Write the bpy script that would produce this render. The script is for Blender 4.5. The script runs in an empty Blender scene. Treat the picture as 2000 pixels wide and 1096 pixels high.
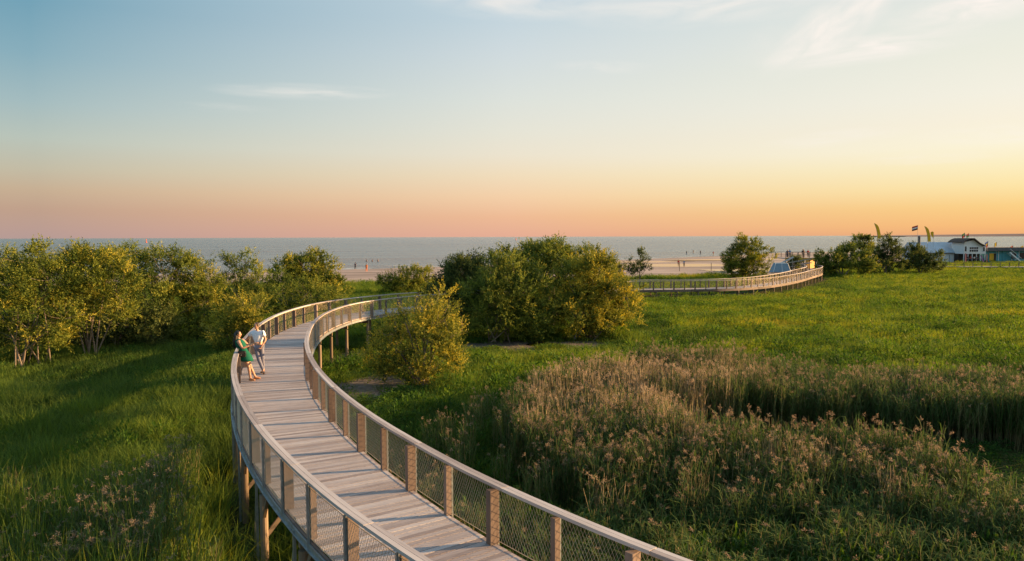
import bpy, bmesh, math, random
import numpy as np
from mathutils import Vector, Matrix, noise as mnoise

random.seed(7)
rng = np.random.default_rng(7)
R = math.radians
SC = bpy.context.scene
C = SC.collection

# ------------------------------------------------------------------ camera
CAM_Z, F = 7.2, 1400.0
PITCH = math.atan(85.5 / F)
cd = bpy.data.cameras.new('camera')
cam = bpy.data.objects.new('camera', cd); C.objects.link(cam)
cd.sensor_width = 36.0; cd.lens = F / 2000 * 36; cd.clip_start = 0.1; cd.clip_end = 60000
cam.location = (0, 0, CAM_Z)
ROLL = math.atan(7 / 2000)
cam.matrix_world = Matrix.Translation((0, 0, CAM_Z)) @ Matrix.Rotation(R(90) - PITCH, 4, 'X') @ Matrix.Rotation(-ROLL, 4, 'Z')
SC.camera = cam
SC.view_settings.view_transform = 'Standard'; SC.view_settings.look = 'None'
SC.view_settings.exposure = 1.4; SC.view_settings.gamma = 1.0
SC.cycles.max_bounces = 6; SC.cycles.diffuse_bounces = 3; SC.cycles.glossy_bounces = 3
SC.cycles.transmission_bounces = 4; SC.cycles.transparent_max_bounces = 6
SC.cycles.sample_clamp_indirect = 4.0

def gp(px, py, z=0.0):
    """the point at height z that the survey photograph shows at px, py"""
    d = cam.matrix_world.to_3x3() @ Vector(((px - 1000) / F, -(py - 548) / F, -1))
    t = (z - CAM_Z) / d.z
    return Vector((d.x * t, d.y * t, z))

def lin(c):
    return tuple(((v / 255) / 12.92 if v / 255 <= .04045 else (((v / 255) + .055) / 1.055) ** 2.4) for v in c) + (1.0,)

# ------------------------------------------------------------------ light
SUN_AZ, SUN_EL = R(12), R(11)          # azimuth measured from +X towards +Y
sdir = Vector((math.cos(SUN_AZ) * math.cos(SUN_EL), math.sin(SUN_AZ) * math.cos(SUN_EL), math.sin(SUN_EL)))
sl = bpy.data.lights.new('sun', 'SUN'); sl.energy = 5.0; sl.angle = R(0.6); sl.color = (1.0, 0.62, 0.28)
sun = bpy.data.objects.new('sun', sl); C.objects.link(sun)
sun.rotation_euler = sdir.to_track_quat('Z', 'Y').to_euler()

W = bpy.data.worlds.new('World'); SC.world = W; W.use_nodes = True
nt = W.node_tree; nt.nodes.clear()
def N(t, kind, **kw):
    n = t.nodes.new(kind)
    for k, v in kw.items(): setattr(n, k, v)
    return n
def math_(t, op, a, b=None, c=None, clamp=False):
    n = t.nodes.new('ShaderNodeMath'); n.operation = op; n.use_clamp = clamp
    for i, v in enumerate((a, b, c)):
        if v is None: continue
        if isinstance(v, (int, float)): n.inputs[i].default_value = v
        else: t.links.new(v, n.inputs[i])
    return n.outputs[0]
def mixc(t, fac, a, b, blend='MIX'):
    n = t.nodes.new('ShaderNodeMix'); n.data_type = 'RGBA'; n.blend_type = blend
    for i, v in ((0, fac), (6, a), (7, b)):
        if isinstance(v, (int, float)): n.inputs[i].default_value = v
        elif isinstance(v, tuple): n.inputs[i].default_value = v
        else: t.links.new(v, n.inputs[i])
    return n.outputs[2]
def ramp(t, fac, stops, interp='LINEAR'):
    n = t.nodes.new('ShaderNodeValToRGB'); n.color_ramp.interpolation = interp
    cr = n.color_ramp
    while len(cr.elements) < len(stops): cr.elements.new(0.5)
    for e, (p, c) in zip(cr.elements, stops): e.position = p; e.color = c
    if fac is not None: t.links.new(fac, n.inputs[0])
    return n.outputs[0]

tc = N(nt, 'ShaderNodeTexCoord'); sep = N(nt, 'ShaderNodeSeparateXYZ')
nt.links.new(tc.outputs['Generated'], sep.inputs[0])
X, Y, Z = sep.outputs
hl = math_(nt, 'SQRT', math_(nt, 'ADD', math_(nt, 'MULTIPLY', X, X), math_(nt, 'MULTIPLY', Y, Y)))
hl = math_(nt, 'MAXIMUM', hl, 0.001)
sx, sy = math.cos(R(20)), math.sin(R(20))
sdot = math_(nt, 'DIVIDE', math_(nt, 'ADD', math_(nt, 'MULTIPLY', X, sx), math_(nt, 'MULTIPLY', Y, sy)), hl)
zt = math_(nt, 'MAXIMUM', Z, 0.0)
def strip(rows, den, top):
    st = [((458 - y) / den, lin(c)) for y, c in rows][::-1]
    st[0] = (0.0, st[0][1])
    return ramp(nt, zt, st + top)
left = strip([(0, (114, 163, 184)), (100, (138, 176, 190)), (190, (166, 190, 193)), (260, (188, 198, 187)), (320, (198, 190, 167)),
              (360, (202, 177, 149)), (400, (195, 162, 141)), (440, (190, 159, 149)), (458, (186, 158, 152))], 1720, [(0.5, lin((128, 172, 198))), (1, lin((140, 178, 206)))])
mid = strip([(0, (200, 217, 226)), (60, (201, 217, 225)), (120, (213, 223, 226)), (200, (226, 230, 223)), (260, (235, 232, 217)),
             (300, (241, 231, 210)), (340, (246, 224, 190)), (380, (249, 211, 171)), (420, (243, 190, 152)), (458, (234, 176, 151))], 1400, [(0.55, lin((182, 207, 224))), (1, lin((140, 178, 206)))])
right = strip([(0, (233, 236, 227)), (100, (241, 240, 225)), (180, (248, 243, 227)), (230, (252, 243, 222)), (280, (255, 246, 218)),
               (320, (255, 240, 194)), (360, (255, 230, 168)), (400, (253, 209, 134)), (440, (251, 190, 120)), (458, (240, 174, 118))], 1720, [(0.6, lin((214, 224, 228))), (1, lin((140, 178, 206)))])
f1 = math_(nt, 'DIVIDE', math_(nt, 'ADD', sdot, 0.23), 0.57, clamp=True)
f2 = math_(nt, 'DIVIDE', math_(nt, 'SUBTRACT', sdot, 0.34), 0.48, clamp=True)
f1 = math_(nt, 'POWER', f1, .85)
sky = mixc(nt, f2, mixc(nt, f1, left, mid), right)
# thin cirrus: wisps at chosen places of the sky
az = math_(nt, 'ARCTAN2', X, Y); el = math_(nt, 'ARCSINE', Z)
cmb = N(nt, 'ShaderNodeCombineXYZ'); nt.links.new(az, cmb.inputs[0]); nt.links.new(el, cmb.inputs[1])
def wisps(px, py, w, h, slope, amt, sc):
    a0 = math.atan((px - 1000) / F); e0 = math.atan((461 - py) / math.hypot(F, px - 1000))
    mp = N(nt, 'ShaderNodeMapping'); mp.vector_type = 'TEXTURE'
    nt.links.new(cmb.outputs[0], mp.inputs[0])
    mp.inputs['Location'].default_value = (a0, e0, 0); mp.inputs['Rotation'].default_value = (0, 0, slope)
    mp.inputs['Scale'].default_value = (w / F, h / F, 1)
    ln = N(nt, 'ShaderNodeVectorMath', operation='LENGTH')
    nz = N(nt, 'ShaderNodeTexNoise'); nz.inputs['Scale'].default_value = sc; nz.inputs['Detail'].default_value = 5
    nz.inputs['Distortion'].default_value = 0.6
    m2 = N(nt, 'ShaderNodeMapping'); nt.links.new(mp.outputs[0], m2.inputs[0]); m2.inputs['Location'].default_value = (px * .01, py * .013, 0); m2.inputs['Scale'].default_value = (1, .8, 1)
    nt.links.new(m2.outputs[0], nz.inputs['Vector'])
    nt.links.new(mp.outputs[0], ln.inputs[0])
    g = math_(nt, 'SUBTRACT', 1.0, ln.outputs['Value'], clamp=True)
    g = math_(nt, 'MULTIPLY', g, math_(nt, 'MULTIPLY', math_(nt, 'SUBTRACT', nz.outputs[0], .3, clamp=True), 2.6))
    return math_(nt, 'MULTIPLY', g, amt, clamp=True)
tot = None
for wv in [(600, 181, 180, 17, .02, .6, 1.6), (450, 210, 90, 10, 0, .2, 1.5), (1010, 10, 210, 40, -.03, .8, 2.0), (1400, 14, 300, 44, .03, 1.0, 2.0),
           (1640, 38, 170, 50, .6, 1.35, 1.9), (1890, 24, 140, 34, .05, 1.6, 1.8), (1690, 104, 200, 26, .03, 1.3, 1.8), (1180, 136, 110, 14, -.05, .35, 1.6),
           (1620, 273, 130, 16, .05, .6, 1.6), (1945, 266, 130, 18, -.03, .6, 1.6), (1810, 312, 120, 12, 0, .5, 1.6), (1600, 70, 160, 70, .2, .4, 2.0)]:
    o_ = wisps(*wv); tot = o_ if tot is None else math_(nt, 'ADD', tot, o_, clamp=True)
sky = mixc(nt, tot, sky, lin((255, 247, 238)))
nish = N(nt, 'ShaderNodeTexSky'); nish.sky_type = 'NISHITA'; nish.sun_disc = False
nish.sun_elevation = SUN_EL; nish.sun_rotation = R(90) - SUN_AZ; nish.altitude = 5; nish.dust_density = 1.5
nb = N(nt, 'ShaderNodeVectorMath', operation='SCALE'); nt.links.new(nish.outputs[0], nb.inputs[0]); nb.inputs['Scale'].default_value = 0.1
fin = mixc(nt, 0.06, sky, nb.outputs[0])
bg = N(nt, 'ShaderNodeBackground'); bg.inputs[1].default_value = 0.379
out = N(nt, 'ShaderNodeOutputWorld')
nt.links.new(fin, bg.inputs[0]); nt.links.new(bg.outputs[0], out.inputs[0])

# ------------------------------------------------------------------ helpers
def tag(o, label=None, cat=None, group=None, kind=None):
    for k, v in (('label', label), ('category', cat), ('group', group), ('kind', kind)):
        if v: o[k] = v
    return o
def empty(name, loc=(0, 0, 0), rz=0.0):
    o = bpy.data.objects.new(name, None); C.objects.link(o); o.location = loc; o.rotation_euler = (0, 0, rz); o.empty_display_size = .3
    return o
def mobj(name, me, parent=None, link=True):
    o = bpy.data.objects.new(name, me)
    if link: C.objects.link(o)
    if parent: o.parent = parent
    return o
def npmesh(name, V, quads=None, tris=None, mats=(), midx=None, attrs=None, smooth=False):
    me = bpy.data.meshes.new(name)
    V = np.asarray(V, dtype=np.float32)
    nq = 0 if quads is None else len(quads); ntr = 0 if tris is None else len(tris)
    loops = []
    if nq: loops.append(np.asarray(quads).reshape(-1))
    if ntr: loops.append(np.asarray(tris).reshape(-1))
    loops = np.concatenate(loops).astype(np.int32)
    me.vertices.add(len(V)); me.vertices.foreach_set('co', V.reshape(-1))
    me.loops.add(len(loops)); me.loops.foreach_set('vertex_index', loops)
    me.polygons.add(nq + ntr)
    st = np.concatenate([np.arange(nq) * 4, nq * 4 + np.arange(ntr) * 3]).astype(np.int32)
    me.polygons.foreach_set('loop_start', st)
    if midx is not None: me.polygons.foreach_set('material_index', np.asarray(midx, dtype=np.int32))
    if smooth: me.polygons.foreach_set('use_smooth', np.ones(nq + ntr, dtype=bool))
    for m in mats: me.materials.append(m)
    for k, v in (attrs or {}).items():
        v = np.asarray(v, dtype=np.float32)
        if v.ndim == 1:
            a = me.attributes.new(k, 'FLOAT', 'POINT'); a.data.foreach_set('value', v)
        else:
            a = me.attributes.new(k, 'FLOAT_VECTOR', 'POINT'); a.data.foreach_set('vector', v.reshape(-1))
    me.update(calc_edges=True)
    return me

class MB:
    """collects boxes, bars, tubes and prisms and links them as one mesh"""
    def __init__(s): s.V = []; s.F = []; s.M = []; s.T = []
    def add(s, vs, fs, m=0, t=None):
        b = len(s.V); s.V += [tuple(v) for v in vs]; s.F += [tuple(i + b for i in f) for f in fs]; s.M += [m] * len(fs)
        s.T += [random.random() if t is None else t] * len(vs)
    def box(s, c, d, rz=0.0, m=0, t=None, M=None):
        hx, hy, hz = d[0] / 2, d[1] / 2, d[2] / 2
        vs = [Vector((x, y, z)) for z in (-hz, hz) for y in (-hy, hy) for x in (-hx, hx)]
        Mt = M if M is not None else Matrix.Translation(c) @ Matrix.Rotation(rz, 4, 'Z')
        s.add([Mt @ v for v in vs], [(0, 2, 3, 1), (4, 5, 7, 6), (0, 1, 5, 4), (2, 6, 7, 3), (0, 4, 6, 2), (1, 3, 7, 5)], m, t)
    def bar(s, a, b, w, h, m=0, t=None, up=Vector((0, 0, 1))):
        """a straight bar from a to b, w wide, h deep"""
        a, b = Vector(a), Vector(b); d = (b - a); L = d.length
        if L < 1e-6: return
        x = d / L; side = up.cross(x)
        if side.length < 1e-4: side = Vector((1, 0, 0)).cross(x)
        side.normalize(); u = x.cross(side)
        Mt = Matrix((x, side, u)).transposed().to_4x4(); Mt.translation = (a + b) / 2
        s.box(None, (L, w, h), m=m, t=t, M=Mt)
    def tube(s, pts, rads, n=8, m=0, cap=True, t=None):
        pts = [Vector(p) for p in pts]; vs = []
        if isinstance(rads, (int, float)): rads = [rads] * len(pts)
        for i, p in enumerate(pts):
            d = (pts[min(i + 1, len(pts) - 1)] - pts[max(i - 1, 0)]).normalized()
            a = Vector((0, 0, 1)).cross(d)
            if a.length < 1e-3: a = Vector((1, 0, 0))
            a.normalize(); b = d.cross(a)
            for k in range(n):
                q = 2 * math.pi * k / n
                vs.append(p + (a * math.cos(q) + b * math.sin(q)) * rads[i])
        fs = [(i * n + k, i * n + (k + 1) % n, (i + 1) * n + (k + 1) % n, (i + 1) * n + k) for i in range(len(pts) - 1) for k in range(n)]
        if cap: fs += [tuple(range(n - 1, -1, -1)), tuple((len(pts) - 1) * n + k for k in range(n))]
        s.add(vs, fs, m, t)
    def prism(s, outline, depth, Mt=Matrix.Identity(4), m=0, t=None):
        """outline in xz, extruded along y"""
        n = len(outline)
        vs = [Mt @ Vector((x, -depth / 2, z)) for x, z in outline] + [Mt @ Vector((x, depth / 2, z)) for x, z in outline]
        fs = [tuple(range(n)), tuple(range(2 * n - 1, n - 1, -1))] + [(i, i + n, (i + 1) % n + n, (i + 1) % n) for i in range(n)]
        s.add(vs, fs, m, t)
    def ball(s, c, r, m=0, nu=10, nv=7, t=None):
        r = r if isinstance(r, (tuple, list)) else (r, r, r); vs = []
        for j in range(nv + 1):
            p = math.pi * j / nv
            for i in range(nu):
                q = 2 * math.pi * i / nu
                vs.append((c[0] + r[0] * math.sin(p) * math.cos(q), c[1] + r[1] * math.sin(p) * math.sin(q), c[2] - r[2] * math.cos(p)))
        fs = [(j * nu + i, j * nu + (i + 1) % nu, (j + 1) * nu + (i + 1) % nu, (j + 1) * nu + i) for j in range(nv) for i in range(nu)]
        s.add(vs, fs, m, t)
    def mesh(s, name, mats, smooth=False):
        me = bpy.data.meshes.new(name); me.from_pydata(s.V, [], s.F)
        for m in (mats if isinstance(mats, (list, tuple)) else [mats]): me.materials.append(m)
        me.polygons.foreach_set('material_index', s.M)
        if smooth: me.polygons.foreach_set('use_smooth', [True] * len(s.F))
        a = me.attributes.new('tint', 'FLOAT', 'POINT'); a.data.foreach_set('value', s.T)
        me.update(); return me
    def build(s, name, mats, parent=None, smooth=False):
        return mobj(name, s.mesh(name, mats, smooth), parent)

# ------------------------------------------------------------------ materials
def newmat(name):
    m = bpy.data.materials.new(name); m.use_nodes = True; t = m.node_tree
    b = t.nodes['Principled BSDF']; return m, t, b
def simple(name, col, rough=.6, metal=0.0, var=.15, scale=6.0, bump=0.0, spec=.5):
    m, t, b = newmat(name)
    tcn = N(t, 'ShaderNodeTexCoord'); nz = N(t, 'ShaderNodeTexNoise'); nz.inputs['Scale'].default_value = scale; nz.inputs['Detail'].default_value = 5
    t.links.new(tcn.outputs['Object'], nz.inputs['Vector'])
    lo = tuple(c * (1 - var) for c in col[:3]) + (1,); hi = tuple(min(1, c * (1 + var)) for c in col[:3]) + (1,)
    c = ramp(t, nz.outputs[0], [(.3, lo), (.7, hi)])
    t.links.new(c, b.inputs['Base Color']); b.inputs['Roughness'].default_value = rough; b.inputs['Metallic'].default_value = metal
    b.inputs['Specular IOR Level'].default_value = spec
    if bump:
        bp = N(t, 'ShaderNodeBump'); bp.inputs['Strength'].default_value = bump; bp.inputs['Distance'].default_value = .02
        t.links.new(nz.outputs[0], bp.inputs['Height']); t.links.new(bp.outputs[0], b.inputs['Normal'])
    return m
def wood(name, c0, c1, c2, gscale=(2, 40, 40), rough=.75):
    """grain runs along the 'grain' attribute's x; 'tint' varies from piece to piece"""
    m, t, b = newmat(name)
    a = N(t, 'ShaderNodeAttribute', attribute_name='grain'); ti = N(t, 'ShaderNodeAttribute', attribute_name='tint')
    mp = N(t, 'ShaderNodeMapping'); t.links.new(a.outputs['Vector'], mp.inputs[0]); mp.inputs['Scale'].default_value = gscale
    nz = N(t, 'ShaderNodeTexNoise'); nz.inputs['Scale'].default_value = 1; nz.inputs['Detail'].default_value = 6; t.links.new(mp.outputs[0], nz.inputs['Vector'])
    n2 = N(t, 'ShaderNodeTexNoise'); n2.inputs['Scale'].default_value = .9; n2.inputs['Detail'].default_value = 4; t.links.new(a.outputs['Vector'], n2.inputs['Vector'])
    tc_ = N(t, 'ShaderNodeTexCoord'); n4 = N(t, 'ShaderNodeTexNoise'); n4.inputs['Scale'].default_value = .7; n4.inputs['Detail'].default_value = 7; n4.inputs['Roughness'].default_value = .65; t.links.new(tc_.outputs['Object'], n4.inputs['Vector'])
    v = math_(t, 'ADD', math_(t, 'MULTIPLY', nz.outputs[0], .42), math_(t, 'ADD', math_(t, 'MULTIPLY', ti.outputs['Fac'], .38), math_(t, 'MULTIPLY', math_(t, 'ADD', n2.outputs[0], math_(t, 'MULTIPLY_ADD', n4.outputs[0], 2.6, -.6)), .14)))
    c = ramp(t, v, [(.3, c0), (.55, c1), (.8, c2)])
    t.links.new(c, b.inputs['Base Color']); b.inputs['Roughness'].default_value = rough; b.inputs['Specular IOR Level'].default_value = .35
    bp = N(t, 'ShaderNodeBump'); bp.inputs['Strength'].default_value = .35; bp.inputs['Distance'].default_value = .004
    t.links.new(nz.outputs[0], bp.inputs['Height']); t.links.new(bp.outputs[0], b.inputs['Normal'])
    return m
def leafmat(name, cols, trans=.35, attr='tint', inst=False, rough=.55):
    m, t, b = newmat(name)
    a = N(t, 'ShaderNodeAttribute', attribute_name=attr)
    if inst: a.attribute_type = 'INSTANCER'
    f = a.outputs['Fac']
    if inst:
        a2 = N(t, 'ShaderNodeAttribute', attribute_name='bt')
        f = math_(t, 'ADD', math_(t, 'MULTIPLY', f, .72), math_(t, 'MULTIPLY', a2.outputs['Fac'], .28))
    n = len(cols); c = ramp(t, f, [(i / (n - 1), cc + (1,)) for i, cc in enumerate(cols)])
    t.links.new(c, b.inputs['Base Color']); b.inputs['Roughness'].default_value = .75; b.inputs['Specular IOR Level'].default_value = .12
    tr = N(t, 'ShaderNodeBsdfTranslucent')
    hs = N(t, 'ShaderNodeHueSaturation'); hs.inputs['Value'].default_value = 1.35; hs.inputs['Saturation'].default_value = 1.1; hs.inputs['Hue'].default_value = .488
    t.links.new(c, hs.inputs['Color']); t.links.new(hs.outputs[0], tr.inputs[0])
    mx = N(t, 'ShaderNodeMixShader'); mx.inputs[0].default_value = trans
    o = t.nodes['Material Output']
    t.links.new(b.outputs[0], mx.inputs[1]); t.links.new(tr.outputs[0], mx.inputs[2]); t.links.new(mx.outputs[0], o.inputs[0])
    return m

M_plank = wood('weathered_planks', (.235, .187, .18, 1), (.40, .34, .33, 1), (.56, .50, .485, 1), (3, 45, 45))
M_cap = wood('weathered_handrail_timber', (.26, .21, .20, 1), (.44, .38, .365, 1), (.60, .54, .52, 1), (1.5, 50, 50))
M_post = wood('aged_post_timber', (.10, .07, .057, 1), (.185, .132, .108, 1), (.27, .2, .165, 1), (2, 30, 30))
M_pile = wood('pile_timber', (.12, .08, .05, 1), (.21, .15, .10, 1), (.30, .22, .16, 1), (1, 25, 25))
M_steel = simple('galvanised_steel', (.36, .39, .41), .45, .7, .2, 9)
M_wire = simple('stainless_wire_sun_tint', (.48, .39, .27), .5, .3, .1, 3)  # golden tone puts the low sun on the mesh into the wire colour

# ------------------------------------------------------------------ setting: ground, beach, sea
SHORE = [(-400, 96), (-150, 118), (-70, 134), (-34, 158), (5, 185), (44, 226), (74, 254), (95, 268), (126, 305), (200, 345), (330, 420), (700, 560), (2500, 900)]
GRASSEDGE = [(-400, 70), (-150, 92), (-70, 100), (-27, 112), (0, 118), (23, 124), (38, 131), (56, 134), (64, 150), (70, 172), (90, 182), (130, 186), (200, 190), (700, 240), (2500, 500)]
def band(name, near, far, z0, z1, mat):
    """a sheet between two chains of points"""
    n = 60; V = []; Fc = []
    def res(ch):
        ch = np.array(ch, float); d = np.r_[0, np.cumsum(np.linalg.norm(np.diff(ch, axis=0), axis=1) ** .5)]
        s = np.linspace(0, d[-1], n); return np.c_[np.interp(s, d, ch[:, 0]), np.interp(s, d, ch[:, 1])]
    a, b = res(near), res(far); K = 6
    for i in range(n):
        for k in range(K + 1):
            t = k / K; p = a[i] * (1 - t) + b[i] * t
            V.append((p[0], p[1], z0 + (z1 - z0) * t))
    for i in range(n - 1):
        for k in range(K):
            q = i * (K + 1) + k; Fc.append((q, q + K + 1, q + K + 2, q + 1))
    me = bpy.data.meshes.new(name); me.from_pydata(V, [], Fc); me.materials.append(mat); me.update()
    bm = bmesh.new(); bm.from_mesh(me); bmesh.ops.recalc_face_normals(bm, faces=bm.faces)
    if sum(f.normal.z for f in bm.faces) < 0: bmesh.ops.reverse_faces(bm, faces=bm.faces)
    bm.to_mesh(me); bm.free()
    return tag(mobj(name, me), kind='structure')

m, t, b = newmat('meadow_soil'); M_ground = m
tcn = N(t, 'ShaderNodeTexCoord'); n1 = N(t, 'ShaderNodeTexNoise'); n1.inputs['Scale'].default_value = .12; n1.inputs['Detail'].default_value = 8
n2 = N(t, 'ShaderNodeTexNoise'); n2.inputs['Scale'].default_value = 6; n2.inputs['Detail'].default_value = 8
t.links.new(tcn.outputs['Object'], n1.inputs['Vector']); t.links.new(tcn.outputs['Object'], n2.inputs['Vector'])
g1 = ramp(t, n2.outputs[0], [(.3, (.012, .02, .006, 1)), (.7, (.05, .07, .018, 1))])
g2 = ramp(t, n2.outputs[0], [(.3, (.03, .035, .01, 1)), (.7, (.08, .085, .022, 1))])
t.links.new(mixc(t, ramp(t, n1.outputs[0], [(.4, (0, 0, 0, 1)), (.6, (1, 1, 1, 1))]), g1, g2), b.inputs['Base Color'])
b.inputs['Roughness'].default_value = .95; b.inputs['Specular IOR Level'].default_value = .1
bp = N(t, 'ShaderNodeBump'); bp.inputs['Distance'].default_value = .2; t.links.new(n2.outputs[0], bp.inputs['Height']); t.links.new(bp.outputs[0], b.inputs['Normal'])

m, t, b = newmat('beach_sand'); M_sand = m
tcn = N(t, 'ShaderNodeTexCoord'); n1 = N(t, 'ShaderNodeTexNoise'); n1.inputs['Scale'].default_value = .05; n1.inputs['Detail'].default_value = 7
mp = N(t, 'ShaderNodeMapping'); mp.inputs['Scale'].default_value = (1, 4, 1); mp.inputs['Rotation'].default_value = (0, 0, R(35))
t.links.new(tcn.outputs['Object'], mp.inputs[0]); t.links.new(mp.outputs[0], n1.inputs['Vector'])
t.links.new(ramp(t, n1.outputs[0], [(.35, (.20, .145, .12, 1)), (.55, (.36, .265, .22, 1)), (.7, (.48, .365, .31, 1))]), b.inputs['Base Color'])
b.inputs['Roughness'].default_value = .85

m, t, b = newmat('bare_earth'); M_earth = m
tcn = N(t, 'ShaderNodeTexCoord'); n1 = N(t, 'ShaderNodeTexNoise'); n1.inputs['Scale'].default_value = 3; n1.inputs['Detail'].default_value = 8
t.links.new(tcn.outputs['Object'], n1.inputs['Vector'])
t.links.new(ramp(t, n1.outputs[0], [(.35, (.07, .05, .035, 1)), (.65, (.2, .15, .115, 1))]), b.inputs['Base Color']); b.inputs['Roughness'].default_value = .95

m, t, b = newmat('sea_water'); M_sea = m
tcn = N(t, 'ShaderNodeTexCoord')
mp = N(t, 'ShaderNodeMapping'); mp.inputs['Scale'].default_value = (.5, 1.4, 1); mp.inputs['Rotation'].default_value = (0, 0, R(12)); t.links.new(tcn.outputs['Object'], mp.inputs[0])
n1 = N(t, 'ShaderNodeTexNoise'); n1.inputs['Scale'].default_value = .9; n1.inputs['Detail'].default_value = 6; t.links.new(mp.outputs[0], n1.inputs['Vector'])
mp3 = N(t, 'ShaderNodeMapping'); mp3.inputs['Scale'].default_value = (.012, .05, 1); mp3.inputs['Rotation'].default_value = (0, 0, R(10)); t.links.new(tcn.outputs['Object'], mp3.inputs[0])
n3 = N(t, 'ShaderNodeTexNoise'); n3.inputs['Scale'].default_value = 1; n3.inputs['Detail'].default_value = 7; t.links.new(mp3.outputs[0], n3.inputs['Vector'])
b.inputs['Base Color'].default_value = (.035, .075, .095, 1); b.inputs['IOR'].default_value = 1.36
t.links.new(ramp(t, n3.outputs[0], [(.38, (.035, .06, .085, 1)), (.62, (.15, .185, .195, 1))]), b.inputs['Base Color'])
t.links.new(math_(t, 'ADD', math_(t, 'MULTIPLY', n3.outputs[0], .2), .12), b.inputs['Roughness'])
bp = N(t, 'ShaderNodeBump'); bp.inputs['Strength'].default_value = 1; bp.inputs['Distance'].default_value = .6
t.links.new(n1.outputs[0], bp.inputs['Height']); t.links.new(bp.outputs[0], b.inputs['Normal'])
m, t, b = newmat('still_pool_water'); M_pool = m
b.inputs['Base Color'].default_value = (.12, .11, .1, 1); b.inputs['Roughness'].default_value = .06; b.inputs['IOR'].default_value = 1.36
n1 = N(t, 'ShaderNodeTexNoise'); n1.inputs['Scale'].default_value = 2; bp = N(t, 'ShaderNodeBump'); bp.inputs['Distance'].default_value = .004
t.links.new(n1.outputs[0], bp.inputs['Height']); t.links.new(bp.outputs[0], b.inputs['Normal'])

def flat(name, pts, z, mat, kind='structure'):
    me = bpy.data.meshes.new(name); me.from_pydata([(p[0], p[1], z) for p in pts], [], [tuple(range(len(pts)))]); me.materials.append(mat); me.update()
    if me.polygons[0].normal.z < 0: me.flip_normals()
    return tag(mobj(name, me), kind=kind)
flat('sea', [(-40000, -300), (40000, -300), (40000, 42000), (-40000, 42000)], -0.62, M_sea)
land = [(-400, -200), (700, -200)]
band('ground', [(x, -60) for x, y in GRASSEDGE], GRASSEDGE, 0, 0, M_ground)
band('beach', GRASSEDGE, [(x, y * 1.15 + 14) for x, y in SHORE], -0.004, -0.78, M_sand)
def puddle(pxs, z=-0.2):
    pts = [gp(x, y, z) for x, y in pxs]; return pts
# pools left on the beach by the tide: thin water sheets lying just above the sand
from mathutils import geometry
def beach_z(x, y):
    xs = np.array(GRASSEDGE); xe = np.array(SHORE)
    a = np.interp(x, xs[:, 0], xs[:, 1]); b_ = np.interp(x, xe[:, 0], xe[:, 1]) * 1.15 + 14
    return -0.004 - .774 * min(1, max(0, (y - a) / max(1, b_ - a)))
def pool(cx, cy, rx, ry, rot, z):
    pts = []; z = beach_z(cx, cy) + .012 + .0075 * ry
    for k in range(40):
        a = 2 * math.pi * k / 40; r = 1 + .22 * mnoise.noise(Vector((math.cos(a) * 1.5 + cx, math.sin(a) * 1.5, 3)))
        x = rx * r * math.cos(a); y = ry * r * math.sin(a)
        pts.append((cx + x * math.cos(rot) - y * math.sin(rot), cy + x * math.sin(rot) + y * math.cos(rot)))
    flat('tide_pool', pts, z, M_pool)
pool(38, 183, 23, 9, R(-5), 0)
pool(52, 153, 13, 5.5, R(6), 0)
pool(5, 172, 14, 6, R(10), 0)
pool(72, 228, 24, 6, R(12), 0)
pool(40, 214, 22, 5, R(8), 0)
# surf breaking along the waterline
m, t, b = newmat('surf_foam'); b.inputs['Base Color'].default_value = (.72, .72, .70, 1); b.inputs['Roughness'].default_value = .9
def surf(off, w):
    a = np.array(GRASSEDGE, float); c = np.array(SHORE, float); V = []; xs = np.arange(-90, 190, 1.2)
    for x in xs:
        ya = np.interp(x, a[:, 0], a[:, 1]); yb = np.interp(x, c[:, 0], c[:, 1]) * 1.15 + 14; y0 = ya + (yb - ya) * .80 + off + 2.2 * mnoise.noise(Vector((x * .06, off, 0)))
        ww = w * max(.04, .6 + 1.5 * mnoise.noise(Vector((x * .11, off * 3, 5)))); V += [(x, y0, -.606), (x, y0 + ww, -.606)]
    me = bpy.data.meshes.new('surf'); me.from_pydata(V, [], [(2 * i, 2 * i + 2, 2 * i + 3, 2 * i + 1) for i in range(len(xs) - 1)]); me.materials.append(m); me.update(); tag(mobj('surf', me), kind='structure')
surf(1.0, 1.3); surf(7, 1.0); surf(17, .8)
# bare earth patches
def patch(px, py, rx, ry, rot=0.0):
    p = gp(px, py); pts = []
    for k in range(36):
        a = 2 * math.pi * k / 36; r = 1 + .35 * mnoise.noise(Vector((math.cos(a) * 1.3 + px, math.sin(a) * 1.3, py)))
        x, y = rx * r * math.cos(a), ry * r * math.sin(a)
        pts.append((p.x + x * math.cos(rot) - y * math.sin(rot), p.y + x * math.sin(rot) + y * math.cos(rot)))
    flat('bare_ground', pts, .006 + .001 * (px % 3), M_earth)
    return (p.x, p.y, rx, ry)
PATCHES = [patch(722, 758, 2.1, 3.4), patch(985, 676, 3.6, 2.3), patch(1120, 674, 2.8, 1.8), patch(690, 700, 1.6, 3.0)]

# far headland
def headland():
    mb = MB(); V = []; n = 60
    for i in range(n + 1):
        t_ = i / n; x = 2150 + 3400 * t_; y = 3900 - 500 * t_
        h = 4 + 28 * t_ ** .6 + 5 * mnoise.noise(Vector((t_ * 9, 0, 1))) * t_
        V += [(x, y, -1), (x + 4, y + 60, h), (x + 20, y + 600, h * .9), (x + 30, y + 800, -1)]
    Fc = [(i * 4 + k, i * 4 + 4 + k, i * 4 + 5 + k, i * 4 + 1 + k) for i in range(n) for k in range(3)]
    me = bpy.data.meshes.new('headland'); me.from_pydata(V, [], Fc); me.materials.append(simple('distant_woods', (.20, .13, .12), .9, 0, .1, .01)); me.update()
    tag(mobj('headland', me), kind='structure')
headland()

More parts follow.
